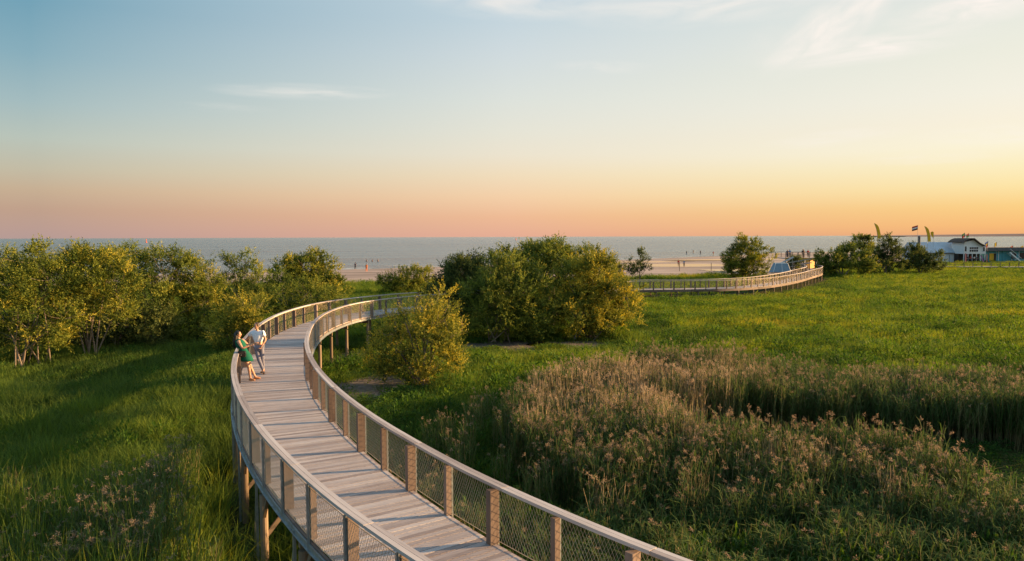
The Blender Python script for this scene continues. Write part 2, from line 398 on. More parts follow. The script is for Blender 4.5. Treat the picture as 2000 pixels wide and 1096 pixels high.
# ------------------------------------------------------------------ boardwalk
def catmull(P, step):
    P = [Vector(p) for p in P]; out_ = []
    P = [P[0] * 2 - P[1]] + P + [P[-1] * 2 - P[-2]]
    for i in range(1, len(P) - 2):
        for k in range(24):
            t_ = k / 24; a, b_, c, d = P[i - 1], P[i], P[i + 1], P[i + 2]
            out_.append(.5 * ((2 * b_) + (c - a) * t_ + (2 * a - 5 * b_ + 4 * c - d) * t_ ** 2 + (3 * b_ - a - 3 * c + d) * t_ ** 3))
    out_.append(P[-2]); A = np.array([tuple(v) for v in out_])
    d = np.r_[0, np.cumsum(np.linalg.norm(np.diff(A, axis=0), axis=1))]
    s = np.arange(0, d[-1], step)
    return np.stack([np.interp(s, d, A[:, k]) for k in range(3)], 1), s
class Path:
    def __init__(p, ctrl): p.P, p.s = catmull(ctrl, .02); p.L = p.s[-1]
    def at(p, s, off=0.0, dz=0.0):
        i = int(min(max(s / .02, 1), len(p.P) - 2)); a = Vector(p.P[i]); d = Vector(p.P[i + 1] - p.P[i - 1]); d.z = 0; d.normalize()
        return a + Vector((d.y, -d.x, 0)) * off + Vector((0, 0, dz)), d
def smoothed_grain(mb_pieces): pass

class WMB(MB):
    """MB that also records a grain coordinate for every piece"""
    def __init__(s): super().__init__(); s.G = []
    def add(s, vs, fs, m=0, t=None, frame=None):
        super().add(vs, fs, m, t); o = Vector((random.random() * 50, random.random() * 50, random.random() * 50))
        if frame is None:
            lo = [min(v[k] for v in vs) for k in range(3)]; hi = [max(v[k] for v in vs) for k in range(3)]
            s.G += [tuple(Vector((v[2], v[0], v[1])) + o) if hi[2] - lo[2] > .5 else tuple(Vector(v) + o) for v in vs]
        else:
            s.G += [tuple(frame @ Vector(v) + o) for v in vs]
    def box(s, c, d, rz=0.0, m=0, t=None, M=None):
        Mt = M if M is not None else Matrix.Translation(c) @ Matrix.Rotation(rz, 4, 'Z')
        hx, hy, hz = d[0] / 2, d[1] / 2, d[2] / 2
        vs = [Vector((x, y, z)) for z in (-hz, hz) for y in (-hy, hy) for x in (-hx, hx)]
        inv = Mt.inverted()
        if d[2] > d[0] and d[2] > d[1]: inv = Matrix(((0, 0, 1, 0), (1, 0, 0, 0), (0, 1, 0, 0), (0, 0, 0, 1))) @ inv
        elif d[1] > d[0]: inv = Matrix(((0, 1, 0, 0), (1, 0, 0, 0), (0, 0, 1, 0), (0, 0, 0, 1))) @ inv
        s.add([Mt @ v for v in vs], [(0, 2, 3, 1), (4, 5, 7, 6), (0, 1, 5, 4), (2, 6, 7, 3), (0, 4, 6, 2), (1, 3, 7, 5)], m, t, inv)
    def mesh(s, name, mats, smooth=False):
        me = super().mesh(name, mats, smooth)
        a = me.attributes.new('grain', 'FLOAT_VECTOR', 'POINT'); a.data.foreach_set('vector', [c for g in s.G for c in g]); return me

def rail_strip(path, s0, s1, off, z0, w, h, seg, mb, m=0, notch=.006):
    """timber lengths laid end to end along the rail, each a straight-grained piece that follows the curve"""
    s = s0
    while s < s1 - .01:
        e = min(s + seg, s1); k = max(2, int((e - s) / .5)); vs = []; G = []; t_ = random.random(); o = Vector((random.random() * 60, random.random() * 60, 0))
        for i in range(k + 1):
            q = s + notch / 2 + (e - s - notch) * i / k
            for a, b_ in ((-w / 2, 0), (w / 2, 0), (w / 2, h), (-w / 2, h)):
                p, _ = path.at(q, off + a, z0 + b_); vs.append(p); G.append(tuple(Vector((q, a, b_)) + o))
        fs = [(i * 4 + j, (i + 1) * 4 + j, (i + 1) * 4 + (j + 1) % 4, i * 4 + (j + 1) % 4) for i in range(k) for j in range(4)]
        fs += [(0, 1, 2, 3), (k * 4 + 3, k * 4 + 2, k * 4 + 1, k * 4)]
        MB.add(mb, vs, fs, m, t_); mb.G += G
        s = e

def boardwalk(name, label, ctrl, s_end, spacing, base_z, wires=True, rail_h=.96, first=0.0, detail=True, hw=1.17):
    path = Path(ctrl); L = min(path.L - .1, s_end)
    root = empty(name, path.at(first)[0] * Vector((1, 1, 0)) if False else (0, 0, 0))
    tag(root, label, 'boardwalk')
    # deck planks, laid across
    mb = WMB(); s = .1; pw = .135
    while s < L:
        c, d = path.at(s); a = math.atan2(d.y, d.x); jit = random.uniform(-.012, .012)
        Mt = Matrix.Translation(c + Vector((0, 0, -.02 + random.uniform(-.0015, .0015)))) @ Matrix.Rotation(a + random.uniform(-.002, .002), 4, 'Z') @ Matrix.Translation((0, jit, 0))
        mb.box(None, (pw - .014, 2 * hw + .02, .04), M=Mt, t=min(1, max(0, random.gauss(.5, .34)))); s += pw
    mb.build('deck', M_plank, root)
    # joists under the deck and edge boards
    mb = WMB()
    for off in (-.8, 0, .8): rail_strip(path, .1, L, off, -.2, .07, .155, 4.0, mb)
    mb.build('joists', M_post, root)
    for sd in (-1, 1):
        mb = WMB(); rail_strip(path, .1, L, sd * (hw + .045), -.185 if detail else -.27, .045, .15 if detail else .26, 3.1, mb)
        mb.build('edge_board', M_post, root)
        if detail:
            mb = WMB(); rail_strip(path, .1, L, sd * (hw + .085), -.155, .03, .09, 3.1, mb); rail_strip(path, .1, L, sd * (hw + .11), -.17, .05, .012, 3.1, mb)
            mb.build('edge_beam', M_steel, root)
    # rails, posts, mesh
    for sd in (-1, 1):
        ro = sd * (hw + .02)
        mb = WMB(); rail_strip(path, .1, L, ro - sd * .042, rail_h, .078, .05, 3.1, mb); rail_strip(path, .1, L, ro + sd * .042, rail_h, .078, .05, 3.1, mb)
        mb.build('handrail', M_cap, root)
        s = .4 + (.0 if sd > 0 else .35); k = 0
        while s < L:
            big = k % 2 == 0; c, d = path.at(s, ro - sd * (.04 if big else .02)); a = math.atan2(d.y, d.x)
            pal, pac = (.13, .17) if big else (.10, .10)
            mb = WMB(); mb.box((c.x, c.y, c.z + (rail_h - .06) / 2 + .002), (pal, pac, rail_h - .062), a, t=random.random())
            p = mb.build('post', M_post, root)
            if detail:
                st = WMB(); q, _ = path.at(s, ro + sd * (.055), 0)
                st.box((q.x, q.y, q.z + (rail_h - .26) / 2), (.05, .012, rail_h + .22), a); st.box((q.x + d.y * sd * .022, q.y - d.x * sd * .022, q.z + (rail_h - .26) / 2), (.012, .03, rail_h + .22), a)
                st.build('steel_strip', M_steel, p)
            if wires and s + spacing < L:
                # woven wire panel between this post and the next
                q0, _ = path.at(s, ro + sd * .042); q1, _ = path.at(min(s + spacing, L), ro + sd * .042)
                w = MB(); u = q1 - q0; Lp = u.length; ux = u / Lp; H0, H1 = .03, rail_h - .07; nrm = Vector((-ux.y, ux.x, 0))
                pitch = wires if k < 14 else wires * 1.35; slope = 1.75; HH = H1 - H0; r_ = .0030 if k < 14 else .0032
                for dr in (1, -1):
                    x0 = -HH / slope
                    while x0 < Lp:
                        # line from (x0,H0) to (x0+HH/slope,H1), clipped to the panel
                        xa, xb = max(0, x0), min(Lp, x0 + HH / slope)
                        if xb - xa > .01:
                            za, zb = H0 + (xa - x0) * slope, H0 + (xb - x0) * slope
                            if dr < 0: za, zb = H1 - (za - H0), H1 - (zb - H0)
                            A = q0 + ux * xa + Vector((0, 0, za)) + nrm * .002 * dr; B = q0 + ux * xb + Vector((0, 0, zb)) + nrm * .002 * dr
                            dd = (B - A).normalized(); n2_ = dd.cross(nrm)
                            vs = [P_ + o_ for P_ in (A, B) for o_ in (nrm * r_, (n2_ * .87 - nrm * .5) * r_, (-n2_ * .87 - nrm * .5) * r_)]
                            w.add(vs, [(0, 1, 4, 3), (1, 2, 5, 4), (2, 0, 3, 5)], t=.5)
                        x0 += pitch
                w.bar(q0 + Vector((0, 0, H1)), q1 + Vector((0, 0, H1)), .008, .008); w.bar(q0 + Vector((0, 0, H0)), q1 + Vector((0, 0, H0)), .008, .008)
                w.build('wire_mesh', M_wire, root)
            s += spacing; k += 1
    # piles, cross heads and braces
    s = .8; k = 0
    if detail: s = min(np.arange(0, path.L, .05), key=lambda q: abs(path.at(q)[0].y - 15.5)); s -= 3.1 * int(s / 3.1)
    while s < L:
        c, d = path.at(s); a = math.atan2(d.y, d.x); side = Vector((d.y, -d.x, 0)); gz = base_z
        if c.z - gz > .35:
            hb = WMB(); hb.box((c.x, c.y, c.z - .3), (.12, 2 * hw + .1, .19), a); hb.build('crossbeam', M_pile, root)
            for sd in (-1, 1):
                p = c + side * sd * (hw - .02)
                mb = WMB(); top = c.z - .45
                r0 = .085 if detail else .08
                mb.tube([(p.x, p.y, gz - .3), (p.x, p.y, top * .5 + gz * .5), (p.x, p.y, top)], r0, 12); mb.build('pile', M_pile, root, smooth=False)
                if detail and sd < 0 and s < 22:
                    sp = WMB(); q = c + side * sd * (hw + .1) + d * .12
                    sp.box((q.x, q.y, (c.z - .1 + gz) / 2), (.05, .05, c.z - .1 - gz), a)
                    sp.bar(q + Vector((0, 0, -.45)), (q.x + d.x * .9 + side.x * .1, q.y + d.y * .9, gz), .05, .05); sp.build('steel_column', M_steel, root)
                if detail and s < 24:
                    br = WMB(); br.bar((p.x, p.y, top - .5), (p.x - d.x * .62, p.y - d.y * .62, c.z - .2), .06, .1); br.bar((p.x, p.y, top - .95), (p.x - side.x * sd * .9, p.y - side.y * sd * .9, c.z - .36), .05, .09)
                    br.build('brace', M_pile, root)
            if detail and k % 4 == 3 and c.z - gz > 1.2:
                br = WMB(); a0 = c + side * (hw - .22); b0 = c - side * (hw - .22)
                br.bar((a0.x, a0.y, c.z - .5), (b0.x, b0.y, gz + .2), .045, .1); br.build('diagonal_tie', M_pile, root)
        s += 3.1 if detail else 2.52; k += 1
    return root, path

DZ = 2.2
near_ctrl = [(5.3, 3.6, DZ), (2.95, 5.95, DZ), (1.5, 7.5, DZ), (.14, 9, DZ), (-1.44, 11, DZ), (-2.8, 13, DZ), (-4.3, 15.5, DZ), (-5.84, 18.5, DZ), (-7.35, 22, DZ), (-8.74, 26, DZ),
             (-9.81, 30, DZ), (-10.64, 34, DZ), (-11.08, 38, DZ), (-10.94, 42, DZ), (-10.23, 45, DZ), (-8.69, 48, DZ), (-6.6, 50.5, DZ), (-3.4, 53, 2.15), (.5, 56, 2.1), (5, 60, 2.0), (9, 66, 1.7), (11.5, 74, 1.3)]
NB, NPATH = boardwalk('elevated_boardwalk', 'raised curving timber boardwalk with wire mesh railings above the meadow', near_ctrl, 62, 1.55, 0.0, wires=.074)
far_ctrl = [(11.2, 80, .97), (12.5, 83.6, .95), (16, 84.6, .95), (24, 85.6, .95), (29, 88.2, .95), (33, 92.2, .95), (38.5, 99.5, .97), (44, 108, 1.05), (48.5, 115, 1.15), (50.5, 121, 1.2), (49, 127, 1.25), (44, 131, 1.3)]
FB, FPATH = boardwalk('far_boardwalk', 'low distant boardwalk sweeping along the far edge of the meadow', far_ctrl, 62, 1.26, 0.0, wires=.11, rail_h=1.0, detail=False)

# ------------------------------------------------------------------ trees and shrubs
G_willow = [(0.040, 0.065, 0.012), (0.098, 0.134, 0.023), (0.217, 0.238, 0.035), (0.422, 0.361, 0.054)]
G_dark = [(0.025, 0.043, 0.014), (0.064, 0.091, 0.029), (0.125, 0.156, 0.043), (0.204, 0.216, 0.056)]
G_mid = [(0.038, 0.064, 0.014), (0.091, 0.130, 0.026), (0.185, 0.230, 0.042), (0.346, 0.326, 0.056)]
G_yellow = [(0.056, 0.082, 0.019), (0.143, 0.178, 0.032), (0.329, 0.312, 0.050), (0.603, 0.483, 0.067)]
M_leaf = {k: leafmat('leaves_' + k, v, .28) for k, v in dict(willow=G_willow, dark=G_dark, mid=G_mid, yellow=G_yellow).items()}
M_bark = wood('shrub_bark', (.10, .075, .055, 1), (.20, .155, .12, 1), (.30, .25, .2, 1), (1, 20, 20))

def unit(a): return a / np.maximum(np.linalg.norm(a, axis=-1, keepdims=True), 1e-6)
def crown_mesh(lobes, shoots, nleaf, ll, mat, seed, gap=.0, up=.7, shell=.45, aspect=.36, slen=(.4, .85), droop=.25):
    r = np.random.default_rng(seed); V = []; T = []
    w = np.array([l[3] * l[4] + l[4] * l[5] + l[3] * l[5] for l in lobes]); w = w / w.sum()
    for li, l in enumerate(lobes):
        n = int(1.3 * shoots * w[li]); c = np.array(l[:3]); rad = np.array(l[3:6]); per = 11; nc = max(6, n // per)
        d = unit(r.normal(size=(nc, 3))); rr = (shell + (1 - shell) * r.random(nc) ** .6)[:, None]
        p = c + d * rad * rr
        nv = np.array([mnoise.noise(Vector(q * .8 + seed)) for q in p]); nv2 = np.array([mnoise.noise(Vector(q * 1.7 + seed * 3)) for q in p])
        keep = (nv2 + .4 * nv > -.25 + gap) & (p[:, 2] > .12)
        p = p + d * (nv * .7)[:, None]
        p, d, nv = p[keep], d[keep], nv[keep]
        if not len(p): continue
        ctint = nv * .4 + r.normal(size=len(p)) * .24; cr_ = r.uniform(.16, .36, len(p)) * (ll / .17) ** .5
        p, d, nv, ctint, cr_ = (np.repeat(a_, per, 0) for a_ in (p, d, nv, ctint, cr_)); n = len(p)
        off = unit(r.normal(size=(n, 3))) ; p = p + off * cr_[:, None]
        dirn = unit(d * np.array([1, 1, .6]) * .55 + off * .75 + np.array([0, 0, up]) + r.normal(size=(n, 3)) * .15)
        Ls = r.uniform(slen[0], slen[1], n)
        tint = np.clip(.42 + ctint + r.normal(size=n) * .08, 0, 1)
        k = nleaf; tt = (np.arange(k) + .5) / k
        pos = p[:, None, :] + dirn[:, None, :] * (Ls[:, None] * (tt[None, :] - .25))[:, :, None]
        pos[:, :, 2] -= (droop * (tt ** 2)[None, :] * Ls[:, None]) * .5
        ld = unit(dirn[:, None, :] * .55 + r.normal(size=(n, k, 3)) * .6)
        sdv = unit(np.cross(ld, unit(r.normal(size=(n, k, 3)))))
        size = ll * (1.15 - .5 * tt)[None, :] * r.uniform(.7, 1.25, (n, k)); size = size[:, :, None]
        pos = pos.reshape(-1, 3); ld = ld.reshape(-1, 3); sdv = sdv.reshape(-1, 3); size = size.reshape(-1, 1)
        q = np.stack([pos, pos + ld * size * .45 + sdv * size * aspect * .5, pos + ld * size, pos + ld * size * .45 - sdv * size * aspect * .5], 1)
        V.append(q.reshape(-1, 3)); tl = np.clip(np.repeat(tint, k) + np.tile(tt * .34 - .14, n) + r.normal(size=n * k) * .08, 0, 1); T.append(np.repeat(tl, 4))
    V = np.concatenate(V); T = np.concatenate(T)
    return npmesh('crown', V, quads=np.arange(len(V)).reshape(-1, 4), mats=[mat], attrs={'tint': T})

def plant(name, label, cat, base, lobes, kind='willow', shoots=1500, nleaf=12, ll=.17, stems=6, seed=1, gap=0.0, group=None, stem_r=.06, spread=.5, up=.7, shell=.45, aspect=.36, slen=(.5, 1.0), tops=None):
    root = empty(name, base); tag(root, label, cat, group)
    crown = mobj('crown', crown_mesh(lobes, shoots, nleaf, ll, M_leaf[kind], seed, gap, up, shell, aspect, slen), root)
    rr = random.Random(seed); mb = WMB()
    for i in range(stems):
        l = lobes[i % len(lobes)]; a = rr.uniform(0, 6.28); q = Vector((spread * rr.random() * math.cos(a), spread * rr.random() * math.sin(a), -.1))
        e = Vector((l[0] + rr.uniform(-.5, .5) * l[3], l[1] + rr.uniform(-.5, .5) * l[4], l[2] + l[5] * rr.uniform(.1, .6)))
        m1 = q.lerp(e, .35) + Vector((rr.uniform(-.12, .12), rr.uniform(-.12, .12), e.z * .06)); m2 = q.lerp(e, .7) + Vector((rr.uniform(-.15, .15), rr.uniform(-.15, .15), e.z * .05))
        sr = stem_r * rr.uniform(.7, 1.15)
        mb.tube([q, m1, m2, e], [sr, sr * .75, sr * .45, sr * .15], 7)
        for j in range(4):
            f = m1.lerp(e, rr.random() * .8); aa = rr.uniform(0, 6.28); L_ = rr.uniform(.5, .95)
            g = f + Vector((l[3] * L_ * .6 * math.cos(aa), l[4] * L_ * .6 * math.sin(aa), l[5] * rr.uniform(.2, .6)))
            mb.tube([f, f.lerp(g, .5) + Vector((0, 0, .08)), g], [sr * .35, sr * .22, sr * .06], 5)
    for l in lobes:
        for j in range(5):
            aa = rr.uniform(0, 6.28); ev = rr.uniform(.15, 1.2); dv = Vector((math.cos(aa) * math.cos(ev) * l[3], math.sin(aa) * math.cos(ev) * l[4], math.sin(ev) * l[5])); c0 = Vector(l[:3])
            e = c0 + dv * rr.uniform(1.0, 1.22); mb.tube([c0, c0.lerp(e, .6) + Vector((0, 0, -.05)), e], [stem_r * .25, stem_r * .16, .006], 4)
    mb.build('trunk', M_bark, root)
    return root

def lobes_from(cx, base_y, tops, base, depth, pxs):
    pass
PXM = lambda D: F / D
def shrub_at(px, py, **kw): p = gp(px, py); return p
# pixel measured lobes: (px, py, half width px, half height px, depth offset m, depth radius m)
def measured(base, items):
    D = base.y; out_ = []
    for (x, y, hw_, hh, dy, ry) in items:
        k = F / (D + dy); cx = (x - 1000) / k - base.x; cz = CAM_Z - (y - 462) / k
        out_.append((cx, dy, cz, hw_ / k, ry, hh / k))
    return out_

def P(name, label, cat, px, py, items, **kw):
    b_ = gp(px, py); return plant(name, label, cat, (b_.x, b_.y, 0), measured(b_, items), **kw)

# left group of many-stemmed willows
P('willow', 'many-stemmed willow with yellow-lit top at the far left edge of the meadow', 'tree', 55, 716,
  [(20, 560, 75, 50, 0, 2.0), (95, 545, 55, 50, .4, 2.0), (60, 510, 60, 36, .8, 1.8), (60, 610, 85, 48, -.2, 2.1), (-25, 600, 60, 55, .3, 1.8), (120, 620, 30, 35, -.4, 1.2), (40, 660, 80, 26, .6, 2.0)], kind='willow', shoots=2700, nleaf=13, ll=.17, stems=13, seed=11, gap=.05, spread=1.5, stem_r=.05)
P('willow', 'willow with five slender bare stems beside the dark gap under the trees', 'tree', 178, 699,
  [(185, 535, 62, 48, 0, 2.0), (150, 580, 45, 45, -.4, 1.6), (228, 570, 55, 55, 0, 1.8), (190, 500, 46, 26, .5, 1.5), (160, 500, 36, 24, .8, 1.5)], kind='willow', shoots=2100, nleaf=13, ll=.17, stems=7, seed=23, gap=.05, spread=.5, stem_r=.055)
P('willow', 'broad willow with the highest crown of the left row, dark inside', 'tree', 300, 668,
  [(250, 525, 60, 45, .5, 2.0), (320, 540, 70, 55, .5, 2.4), (280, 590, 70, 58, 0, 2.4), (245, 495, 45, 24, .8, 1.7), (340, 508, 44, 24, .8, 1.6), (350, 610, 60, 50, 0, 2.0), (300, 640, 70, 34, -.3, 1.9)], kind='mid', shoots=3300, nleaf=13, ll=.17, stems=9, seed=37, gap=.04, spread=1.2)
P('willow', 'willow at the right end of the row, its rounded side lit yellow', 'tree', 385, 662,
  [(385, 560, 42, 45, 0, 1.8), (400, 605, 40, 50, 0, 1.7), (372, 525, 36, 28, .3, 1.4), (408, 560, 22, 36, 0, 1.2), (395, 645, 45, 28, -.4, 1.4)], kind='willow', shoots=1500, nleaf=13, ll=.17, stems=6, seed=41, gap=.05)
P('alder', 'pale green tree showing behind the willows at the left edge of the photo', 'tree', -30, 640,
  [(-10, 520, 50, 40, 0, 2), (10, 510, 30, 26, .4, 1.6), (-60, 540, 50, 60, 0, 2)], kind='mid', shoots=1200, nleaf=12, ll=.2, stems=4, seed=43)
P('willow', 'grey-green willow standing behind the two leftmost willows', 'tree', 120, 650,
  [(110, 530, 70, 40, 0, 2.5), (50, 545, 60, 44, .5, 2.5), (150, 560, 70, 60, 0, 2.5), (210, 590, 80, 60, .5, 2.5)], kind='dark', shoots=2200, nleaf=12, ll=.2, stems=6, seed=47)
P('low_shrub', 'low dark thicket in the shade right behind the bare stems at far left', 'shrub', 90, 683, [(60, 655, 90, 36, 0, 1.6), (150, 650, 60, 40, .4, 1.6), (0, 650, 60, 40, .2, 1.5)], kind='dark', shoots=2000, nleaf=12, ll=.17, stems=5, seed=149)
P('low_shrub', 'low dark thicket filling the gap between the stems of the left willows', 'shrub', 235, 680, [(215, 640, 60, 42, .2, 1.6), (270, 640, 60, 38, .2, 1.6)], kind='dark', shoots=1400, nleaf=12, ll=.17, stems=5, seed=151)
P('rowan_tree', 'loose airy tree with thin twigs between the willows and the boardwalk', 'tree', 470, 618,
  [(452, 520, 24, 28, 0, 1.5), (482, 512, 26, 22, .3, 1.5), (500, 545, 34, 28, 0, 1.8), (460, 560, 40, 38, 0, 2.0)], kind='mid', shoots=900, nleaf=10, ll=.22, stems=5, seed=53, gap=.14)
P('oak', 'dark tree with broad top and orange-lit right edge above the shoreline', 'tree', 602, 600,
  [(595, 520, 55, 26, 0, 3.0), (565, 530, 36, 26, 0, 2.5), (625, 540, 40, 34, 0, 2.6), (655, 560, 22, 26, -.4, 1.6), (590, 560, 60, 38, .5, 3.0), (608, 502, 22, 14, 0, 1.4)], kind='willow', shoots=2300, nleaf=12, ll=.25, stems=5, seed=59, gap=.06, stem_r=.1)
P('shrub_thicket', 'wide dark feathery thicket behind the first bend of the handrail', 'shrub', 575, 622,
  [(470, 580, 60, 40, 0, 2.0), (540, 575, 60, 42, .4, 2.2), (610, 580, 55, 34, .6, 2.2), (645, 590, 40, 24, .4, 1.6), (500, 600, 60, 40, -.4, 1.8)], kind='mid', shoots=3000, nleaf=12, ll=.17, stems=9, seed=61, shell=.55, spread=2)
P('willow_bush', 'yellow-topped willow bush just left of the couple and the railing', 'shrub', 462, 690,
  [(482, 600, 32, 28, 0, 1.1), (455, 622, 40, 30, .2, 1.2), (440, 655, 38, 34, 0, 1.1), (478, 640, 34, 34, 0, 1.1), (505, 600, 14, 22, 0, .7)], kind='yellow', shoots=1500, nleaf=13, ll=.13, stems=7, seed=67, gap=.02)
P('willow_bush', 'bright round bush between the sandy beach and the boardwalk bend', 'shrub', 790, 577,
  [(770, 548, 32, 24, 0, 2), (800, 540, 34, 22, .5, 2.2), (830, 545, 24, 24, .4, 1.8), (790, 560, 50, 16, -.6, 2)], kind='willow', shoots=1500, nleaf=12, ll=.22, stems=5, seed=71)
# bush in front of the big clump
P('willow_bush', 'yellow-green willow bush beside the boardwalk in front of the big clump', 'shrub', 825, 752,
  [(835, 600, 26, 34, .6, 1.0), (800, 640, 40, 45, .5, 1.2), (850, 640, 44, 45, .3, 1.3), (770, 690, 46, 42, 0, 1.2), (830, 690, 58, 50, 0, 1.4), (880, 660, 30, 44, .1, 1.0), (800, 720, 50, 28, -.3, 1.1), (858, 578, 14, 16, .5, .6), (885, 700, 26, 36, 0, .9), (745, 700, 26, 40, .1, 1.0), (755, 655, 22, 30, .5, .8)], kind='yellow', shoots=3000, nleaf=13, ll=.13, stems=13, seed=73, gap=.13, slen=(.45, .95), shell=.5)
# the big clump: four shrubs growing into each other
P('willow_shrub', 'dark blue-green shrub on the left flank of the big rounded clump', 'shrub', 900, 655,
  [(905, 530, 50, 32, .5, 2.4), (870, 560, 40, 36, .4, 2.2), (900, 590, 55, 45, 0, 2.4), (935, 560, 40, 50, 0, 2.4), (912, 510, 26, 16, .5, 1.4)], kind='dark', shoots=2600, nleaf=13, ll=.19, stems=7, seed=79)
P('willow_shrub', 'feathery mid-green shrub facing the boardwalk in the big rounded clump', 'shrub', 985, 668,
  [(960, 575, 60, 52, 0, 2.6), (1010, 565, 60, 52, 0, 2.6), (985, 540, 50, 40, .6, 2.2), (975, 620, 70, 42, -.2, 2.2), (1040, 620, 46, 42, 0, 1.8)], kind='mid', shoots=4000, nleaf=14, ll=.17, stems=9, seed=83, spread=1.2, shell=.6)
P('willow_shrub', 'tall domed shrub forming the top of the big rounded clump', 'shrub', 1075, 645,
  [(1010, 510, 55, 28, 0, 2.6), (1075, 502, 62, 28, 0, 2.8), (1130, 515, 50, 32, 0, 2.6), (1060, 550, 80, 60, 0, 3.0), (1060, 484, 40, 12, .3, 1.8)], kind='mid', shoots=3300, nleaf=13, ll=.19, stems=9, seed=89)
P('willow_shrub', 'orange-lit shrub on the right flank of the big rounded clump', 'shrub', 1150, 662,
  [(1120, 560, 56, 52, 0, 2.2), (1170, 545, 46, 48, .3, 2.2), (1200, 580, 46, 50, 0, 2.0), (1130, 615, 60, 42, -.3, 2.0), (1190, 625, 46, 32, -.2, 1.7), (1160, 512, 34, 22, .6, 1.6), (1228, 610, 26, 34, .2, 1.3)], kind='yellow', shoots=3900, nleaf=13, ll=.18, stems=11, seed=97, gap=.04, spread=1.2)
P('sapling', 'small thin tree with open crown before the shallow tide pools', 'tree', 1248, 553,
  [(1246, 512, 20, 22, 0, 1.6), (1240, 532, 22, 14, 0, 1.5), (1258, 525, 14, 18, .3, 1.2)], kind='dark', shoots=420, nleaf=10, ll=.3, stems=4, seed=101, gap=.12)
P('sapling', 'very small bush top poking up beside the big clump near the beach', 'shrub', 1205, 556,
  [(1206, 520, 8, 10, 0, .8), (1216, 530, 10, 14, 0, .9), (1203, 545, 12, 14, 0, 1)], kind='dark', shoots=160, nleaf=9, ll=.26, stems=3, seed=103, gap=.1)
P('round_tree', 'rounded single tree standing right behind the far boardwalk', 'tree', 1458, 548,
  [(1458, 495, 38, 30, 0, 3.0), (1440, 515, 32, 26, 0, 2.6), (1480, 512, 30, 30, 0, 2.6), (1460, 475, 26, 15, 0, 2.0), (1460, 528, 46, 16, -.4, 2.6)], kind='willow', shoots=1900, nleaf=12, ll=.3, stems=5, seed=107, stem_r=.12, shell=.55)
P('round_bush', 'small dark round bush beside the blue canvas shelter', 'shrub', 1556, 530,
  [(1555, 514, 16, 12, 0, 1.6), (1548, 518, 12, 9, 0, 1.3)], kind='dark', shoots=420, nleaf=10, ll=.28, stems=3, seed=109)
P('willow_tree', 'dense low tree at the end of the far boardwalk, left of the feather flag', 'tree', 1645, 541,
  [(1628, 510, 32, 22, 0, 3), (1660, 505, 36, 26, 0, 3), (1690, 512, 26, 24, 0, 2.6), (1620, 525, 26, 14, 0, 2.4)], kind='mid', shoots=1700, nleaf=12, ll=.32, stems=5, seed=113, stem_r=.12)
P('willow_tree', 'tall pointed tree rising behind the low dense one at the boardwalk end', 'tree', 1684, 536,
  [(1682, 482, 24, 22, 0, 2.4), (1670, 500, 34, 26, 0, 3), (1695, 502, 26, 28, 0, 2.6), (1684, 468, 10, 10, 0, 1.2)], kind='mid', shoots=1100, nleaf=12, ll=.32, stems=4, seed=127, stem_r=.12)
P('willow_tree', 'spiky-topped tree just right of the lone yellow feather flag', 'tree', 1732, 539,
  [(1730, 490, 22, 20, 0, 2.2), (1722, 515, 28, 24, 0, 2.6), (1745, 505, 18, 28, 0, 2.2), (1735, 472, 5, 11, 0, .8), (1746, 475, 5, 10, 0, .8)], kind='dark', shoots=1200, nleaf=12, ll=.3, stems=4, seed=131, stem_r=.12)
P('willow_tree', 'dark rounded tree standing in front of the long white shed', 'tree', 1795, 537,
  [(1785, 500, 24, 18, 0, 2.4), (1805, 505, 28, 20, 0, 2.6), (1825, 515, 20, 16, 0, 2.2), (1790, 520, 30, 12, 0, 2.4)], kind='dark', shoots=1500, nleaf=12, ll=.3, stems=4, seed=137, stem_r=.12)

# ------------------------------------------------------------------ ground vegetation, scattered by geometry nodes
SRC = bpy.data.collections.new('plant_sources')
M_grass = leafmat('grass_blades', [(.028, .055, .013), (.075, .122, .024), (.145, .215, .032), (.27, .30, .035), (.50, .38, .06)], .35, 'tint', True)
M_herb = leafmat('herb_leaves', [(.018, .05, .012), (.045, .105, .016), (.10, .17, .022), (.20, .22, .028)], .35, 'tint', True)
M_reed = leafmat('reed_leaves', [(.03, .07, .024), (.065, .12, .032), (.11, .155, .045), (.25, .21, .10), (.50, .38, .22)], .3, 'tint', True)
M_plume = leafmat('reed_plumes', [(.20, .145, .095), (.32, .24, .16), (.48, .38, .26)], .35, 'tint', True)
M_straw = leafmat('reed_stems', [(.07, .09, .03), (.22, .18, .09), (.55, .42, .27)], .15, 'tint', True)
def blades(n, rad, h, w, lean, r, seg=3, z0=0.0):
    a = r.uniform(0, 2 * np.pi, n); rr = rad * np.sqrt(r.random(n)); base = np.stack([rr * np.cos(a), rr * np.sin(a), np.full(n, z0)], 1)
    la = a + r.normal(size=n) * .9; ld = np.stack([np.cos(la), np.sin(la), np.zeros(n)], 1)
    H = h * r.uniform(.55, 1.1, n); ln = lean * r.uniform(.2, 1.3, n)
    sd = np.stack([-np.sin(la + r.normal(size=n) * .7), np.cos(la), np.zeros(n)], 1); sd = unit(sd)
    V = []
    for k in range(seg + 1):
        t_ = k / seg; c = base + ld * (ln * H * t_ ** 2)[:, None] + np.array([0, 0, 1]) * (H * t_ * (1 - .25 * ln * t_))[:, None]
        ww = (w * (1 - t_) ** .6 * r.uniform(.8, 1.2, n) + .0006)[:, None]
        V += [c - sd * ww / 2, c + sd * ww / 2]
    V = np.stack(V, 1); K = 2 * (seg + 1)
    q = np.array([[2 * k, 2 * k + 1, 2 * k + 3, 2 * k + 2] for k in range(seg)])
    Q = (np.arange(n)[:, None, None] * K + q[None]).reshape(-1, 4)
    return V.reshape(-1, 3), Q, np.repeat(r.random(n), K)
